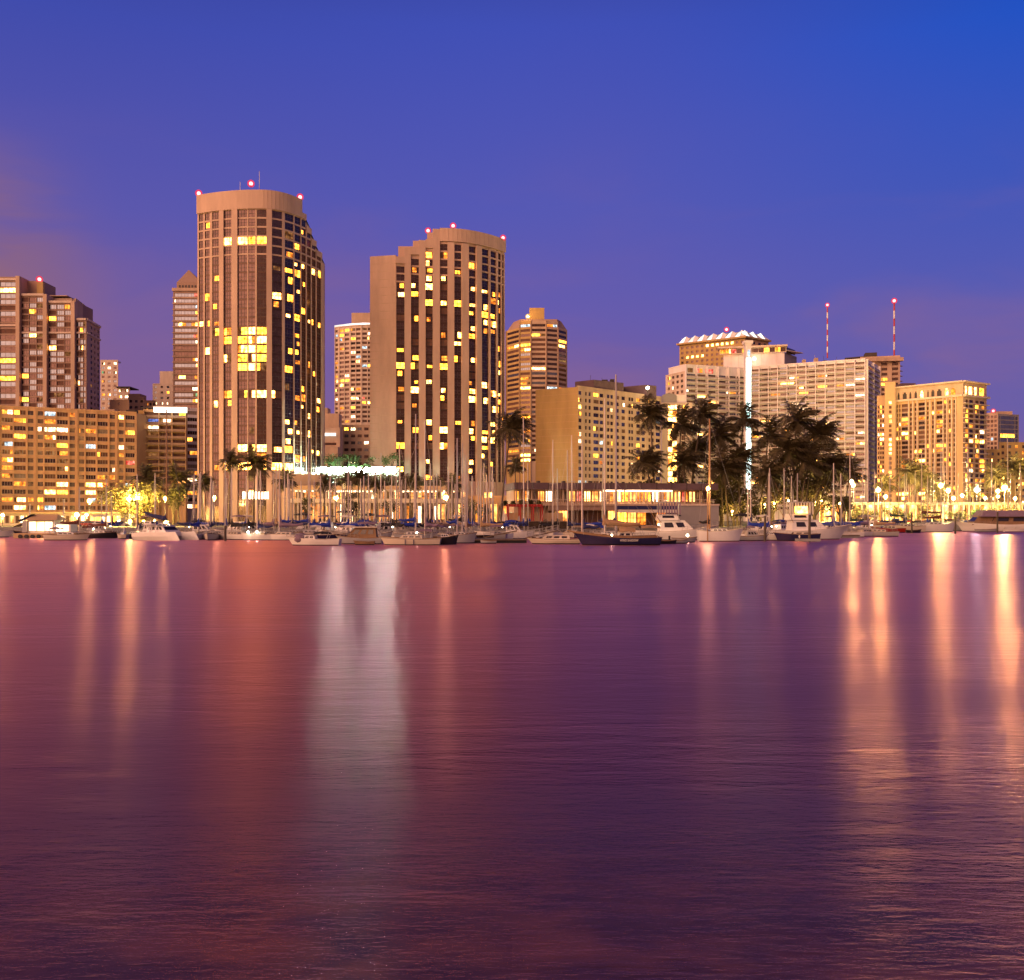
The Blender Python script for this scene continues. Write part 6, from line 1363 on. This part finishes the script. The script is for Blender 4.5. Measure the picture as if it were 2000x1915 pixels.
t2, L2 = boat_root('motorboat', 'dark navy hull with a white fender in front of the second sportfisher', 'motorboat', 1510, 1600, 176, -1, gb); sh, bm = hull(t2, L2, 2.6, 1.15, 'gel_navy', 'gel_cream', .12, .8, .3, 'gel_black'); fender(t2, (-.2, 1.32, .75)); cabin(t2, L2, .2, .6, .9, .8, 1.1, .5, 'gel_cream', 2, .4); rails(t2, L2, sh, bm, .1, .95, .5, 6)
t, L_, B_ = sportfisher('second sportfisher with a white flared bow and lit flybridge curtains', 1488, 1664, 187, 'gel_white', 1.65, 'canvas_white', 7.5)
b = MB(); b.box(-L_ * .17, -B_ * .385, 5.0, -L_ * .03, -B_ * .38, 6.3); b.build('lit_curtain', M['lit_bright'], t); cabinlight(t, (-L_ * .21, -.3, 7.4), .16)
cruiser('white flybridge boat with grey tent canvas behind the second sportfisher', 1594, 1660, 205, 1, 'gel_white', 1.4, 'gel_white', True, 'cover_purple')
sailboat('green covered sloop lying beyond the flared bow', 1620, 1690, 220, -1, 'gel_grey', 'cover_green', 870, 1660, 1.3, boomz=1.5, dodger='cover_green')
# far right bank
t, L_, B_, sh, bm = cruiser('bright red launch low on the water', 1700, 1766, 262, -1, 'gel_red', 1.1, 'gel_cream', fly=False, stripe='gel_red', ch=.7)
sailboat('sloop under a long dark green awning beside the red launch', 1738, 1806, 268, -1, 'gel_cream', 'cover_green', 885, 1738, 1.6, boomz=2.2, dodger='cover_green')
sailboat('white flared hull with tan foredeck beyond the red launch', 1786, 1868, 272, 1, 'gel_white', 'cover_maroon', 860, 1838, 2.1, boomz=1.2, Bf=.34)
sailboat('maroon covered sloop with a drooping awning behind the white flared hull', 1785, 1880, 290, -1, 'gel_grey', 'cover_maroon', 880, 1800, 2.2, boomz=2.6, dodger='cover_maroon')
t, L_, B_, sh, bm = cruiser('large motor yacht under a purple full length canvas', 1862, 2010, 282, -1, 'gel_white', 2.0, 'teak', fly=False, ch=2.6, cu=(.05, .80), cat='motor yacht')
b = MB(); b.prism([(-L_ * .47, -B_ * .5), (L_ * .2, -B_ * .44), (L_ * .2, B_ * .44), (-L_ * .47, B_ * .5)], 4.3, 6.1, top=[(-L_ * .40, -B_ * .3), (L_ * .14, -B_ * .28), (L_ * .14, B_ * .28), (-L_ * .40, B_ * .3)]); b.build('canvas', M['cover_purple'], t)
b = MB(); b.tube([(L_ * .22, -B_ * .4, 2.1), (L_ * .2, -B_ * .42, 3.6), (L_ * .13, -B_ * .43, 5.0)], [.3, .25, .12], 6); b.build('arch', M['gel_cream'], t); fender(t, (-2, B_ * .52, 1.2)); fender(t, (-5, B_ * .52, 1.1))
for k in range(3):
    t2, L2 = boat_root('dinghy', ('grey tender tied under the purple canvas yacht', 'small white tender at the very end of the dock', 'dark tender between the pile and the white hull')[k], 'dinghy', (1905, 1960, 1770)[k], (1950, 2005, 1800)[k], (272, 274, 258)[k], 1, gb); hull(t2, L2, 1.7, .7, ('gel_grey', 'gel_white', 'gel_black')[k], 'rubber')
# mooring piles
gpile = 'mooring piles among the boats'
for i, (px, Y, top, lab) in enumerate(((440, 176, 1027, 'wooden mooring pile beside the pink white sloop'), (1494, 172, 1008, 'mooring pile with a white collar before the navy hull'), (1581, 168, 1006, 'thick mooring pile on a dock block by the second sportfisher'), (1689, 240, 1008, 'mooring pile left of the red launch'), (1781, 252, 1003, 'mooring pile right of the red launch'), (1866, 245, 1010, 'dark leaning mooring pile in front of the white flared hull'), (1948, 258, 1000, 'mooring pile before the purple canvas yacht'))):
    t = empty('mooring_pile', (X(px, Y), Y, 0), lab, 'mooring pile', gpile); z = Z(top, Y); b = MB(); b.tube([(0, 0, -2), (0, 0, z * .5), (.04, 0, z)], [.24, .23, .21], 8); b.build('post', M['piling_wood'], t)
    b = MB(); b.tube([(.04, 0, z), (.04, 0, z + .3)], [.25, .05], 8); b.build('cap', M['gel_grey'], t)
    if i in (2,): b = MB(); b.box(-2.2, -1, .1, 1.6, 1, .55); b.build('dock_block', M['grey_concrete'], t)
# floating docks between the rows
for px0, px1, Y, lab in ((250, 720, 203, 'long wooden floating dock behind the catamaran'), (700, 930, 186, 'wooden floating dock behind the banded cruiser'), (1270, 1680, 198, 'wooden floating dock behind the sportfishers'), (1690, 2040, 300, 'wooden floating dock on the far bank')):
    t = empty('floating_dock', (X((px0 + px1) / 2, Y), Y, 0), lab, 'dock', 'floating docks'); b = MB(); b.obox(PP(px0, Y), PP(px1, Y), 0, 1, .4, .6, -2, 0); b.build('decking', M['wood_dock'], t, t.location); b = MB(); b.obox(PP(px0, Y), PP(px1, Y), .002, .998, -.3, .4, -1.8, -.15); b.build('float', M['grey_concrete'], t, t.location)
# ---- the crowded back rows: small sloops, each with its own mast height
def back_proto(m, cov, L_, dod=None):
    t = empty('sailboat', (0, 0, 0), None, 'sailboat'); B_ = L_ * .31; sh, bm = hull(t, L_, B_, 1.0, m); cabin(t, L_, .3, .66, B_ * .3, B_ * .22, .98, .5, 'gel_cream', 3, .5)
    o = mast(t, L_ * .06, 1.3, 10., .14, 'mast_metal', 1, 0, True, L_, 1.0); boom(t, L_ * .05, -L_ * .42, 2.5, 2.75, cov, 'mast_metal', .36)
    if dod: bimini(t, -L_ * .4, -L_ * .16, 2.7, B_ * .4, dod, 1.0)
    rails(t, L_, sh, bm, .05, .97, .6, 8); return t
bp = [back_proto('gel_white', 'cover_blue', 8.2, 'cover_blue'), back_proto('gel_cream', 'cover_navy', 7.4), back_proto('gel_grey', 'cover_tan', 9., 'cover_purple'), back_proto('gel_navy', 'cover_blue', 7.8, 'canvas_white'), back_proto('gel_white', 'cover_black', 8.6, 'cover_black'), back_proto('gel_white', 'cover_purple', 9.2)]
used = set(); rnd = random.Random(9)
def back(px, top, Y, lab, grp):
    i = rnd.randrange(6); o = bp[i] if i not in used else copy_tree(bp[i]); used.add(i)
    o.location = (X(px, Y), Y, 0); o.rotation_euler = (0, 0, rnd.uniform(-.5, .5) + (PI if rnd.random() < .5 else 0) + rnd.choice([0, 0, PI / 2]))
    for ch in o.children:
        if ch.name.startswith('mast'): ch.scale = (1, 1, max(.3, (Z(top, Y) - 1.3) / 10.)); ch.rotation_euler = (rnd.uniform(-.008, .008), rnd.uniform(-.012, .012), 0)
    tag(o, lab, 'sailboat', grp)
for px, top in ((62, 985), (120, 975), (203, 968), (221, 962), (304, 925), (375, 925), (383, 930), (395, 922)):
    back(px, top, 207, 'bare masted sailboat in the rows before the long apartment block', 'sailboats moored before the apartment block')
for px, top in ((412, 935), (420, 940), (441, 934), (479, 930), (488, 948), (508, 942), (530, 925), (540, 905), (552, 915), (562, 925), (575, 935), (588, 940), (601, 925)):
    back(px, top, 209 - (px % 3) * 6, 'bare masted sailboat in the rows before the tallest hotel tower', 'sailboats moored before the tallest hotel')
for px, top in ((613, 938), (621, 945), (629, 930), (638, 941), (648, 950), (660, 935), (668, 946), (677, 952), (690, 940), (700, 935), (708, 948), (719, 926), (727, 920), (737, 945), (748, 885), (757, 940), (764, 948), (770, 925), (779, 938), (787, 866), (795, 935)):
    back(px, top, 206 - (px % 4) * 5, 'bare masted sailboat in the rows before the golden arcade', 'sailboats moored before the arcade')
for px, top in ((838, 940), (843, 945), (850, 932), (858, 925), (866, 938), (878, 930), (885, 945), (912, 935), (918, 925), (926, 930), (934, 940), (942, 905), (950, 928), (961, 912), (968, 935)):
    back(px, top, 204 - (px % 4) * 5, 'bare masted sailboat in the rows before the second hotel tower', 'sailboats moored before the second hotel')
for px, top in ((1019, 815), (1027, 905), (1079, 860), (1113, 880), (1117, 851), (1085, 915), (1172, 885)):
    back(px, top, 201, 'tall masted sailboat moored before the blank golden wall', 'sailboats moored before the blank wall')
for px, top in ((1505, 925), (1528, 915), (1540, 930), (1552, 925), (1633, 930), (1692, 860), (1713, 920)):
    back(px, top, 214, 'bare masted sailboat beside the big palm grove', 'sailboats moored beside the palm grove')
for px, top in ((1752, 930), (1770, 925), (1790, 920), (1815, 935), (1825, 900), (1848, 910), (1872, 925), (1888, 870), (1898, 915), (1918, 935), (1936, 900), (1966, 848), (1976, 925), (1992, 905)):
    back(px, top, 312, 'bare masted sailboat before the far bank lamps', 'sailboats moored on the far bank')

# ---- cabin cruisers squeezed into the second row
def cruiser_proto(canopy, m, L_=8.5, fly=True):
    t = empty('motorboat', (0, 0, 0), None, 'motorboat'); B_ = 2.9; fb = 1.25; sh, bm = hull(t, L_, B_, fb, m, rake=.16, stern=.9, sheer=.45)
    cabin(t, L_, .22, .68, B_ * .42, B_ * .30, fb * .97, 1.5, 'gel_white', 3, .45)
    if fly: cabin(t, L_, .24, .5, B_ * .38, B_ * .3, fb + 1.46, .6, 'gel_white', 1, .3, 'flybridge')
    bimini(t, -L_ * .3, 0, fb + (3.3 if fly else 2.3), B_ * .42, canopy, fb + 1.4); rails(t, L_, sh, bm, .5, .98, .6, 6); cabinlight(t, (-L_ * .38, -.5, fb + 1.0), .12); return t
cp = [cruiser_proto('cover_purple', 'gel_white'), cruiser_proto('cover_blue', 'gel_white', 7.5, False), cruiser_proto('canvas_white', 'gel_cream', 9.), cruiser_proto('cover_black', 'gel_navy', 8., False)]
CD = ('white cruiser with a lavender flybridge canopy', 'white cruiser with a bright blue canopy', 'cream cruiser with a white flybridge canopy', 'dark hulled cruiser with a black canopy'); used = set()
for i, (px, Y, k, where) in enumerate(((182, 212, 2, 'before the harbour sheds'), (302, 208, 0, 'behind the catamaran'), (400, 200, 3, 'just past the catamaran'), (455, 198, 0, 'near the bushy palm'), (492, 204, 2, 'below the hotel entrance'), (585, 202, 1, 'at the start of the arcade'), (628, 196, 0, 'behind the nearest launch'), (668, 192, 2, 'behind the brown trawler'), (702, 198, 1, 'under the lower parasol'), (736, 194, 0, 'behind the square windowed wheelhouse'), (782, 196, 3, 'behind the banded cruiser'), (838, 198, 1, 'before the terrace'), (912, 196, 2, 'near the upturned dinghy'),
        (1476, 205, 2, 'under the palm grove'), (1530, 212, 1, 'behind the second sportfisher'), (1678, 236, 0, 'left of the red launch'), (1716, 300, 2, 'behind the red launch'), (1752, 304, 1, 'behind the green awning'), (1852, 305, 3, 'beyond the white flared hull'), (1010, 192, 1, 'before the red pergola'))):
    o = cp[k] if k not in used else copy_tree(cp[k]); used.add(k); o.location = (X(px, Y), Y, 0); o.rotation_euler = (0, 0, rnd.choice([0, PI]) + rnd.uniform(-.6, .6)); tag(o, CD[k] + ' ' + where, 'motorboat', 'cruisers in the second row')

used = {0, 1, 2, 3, 4, 5}
for px, top, Y in ((386, 925, 186), (412, 930, 182), (456, 915, 184), (508, 920, 182), (552, 908, 180), (640, 930, 178), (678, 915, 182), (706, 930, 178)):
    back(px, top, Y, 'small covered sloop wedged into the front row between the catamaran and the banded cruiser', 'small sloops in the front row')
for px, top, Y in ((776, 900, 176), (806, 925, 178), (838, 905, 172), (872, 920, 174), (912, 890, 176), (944, 915, 182), (962, 925, 186)):
    back(px, top, Y, 'small covered sloop wedged between the banded cruiser and the dark landing stage', 'small sloops near the landing stage')
for px, top, Y in ((1466, 925, 184), (1500, 915, 190), (1622, 905, 200), (1648, 925, 206), (1682, 915, 225), (1724, 935, 276), (1764, 925, 280), (1812, 930, 284)):
    back(px, top, Y, 'small covered sloop wedged among the white boats beyond the palm grove', 'small sloops beyond the grove')
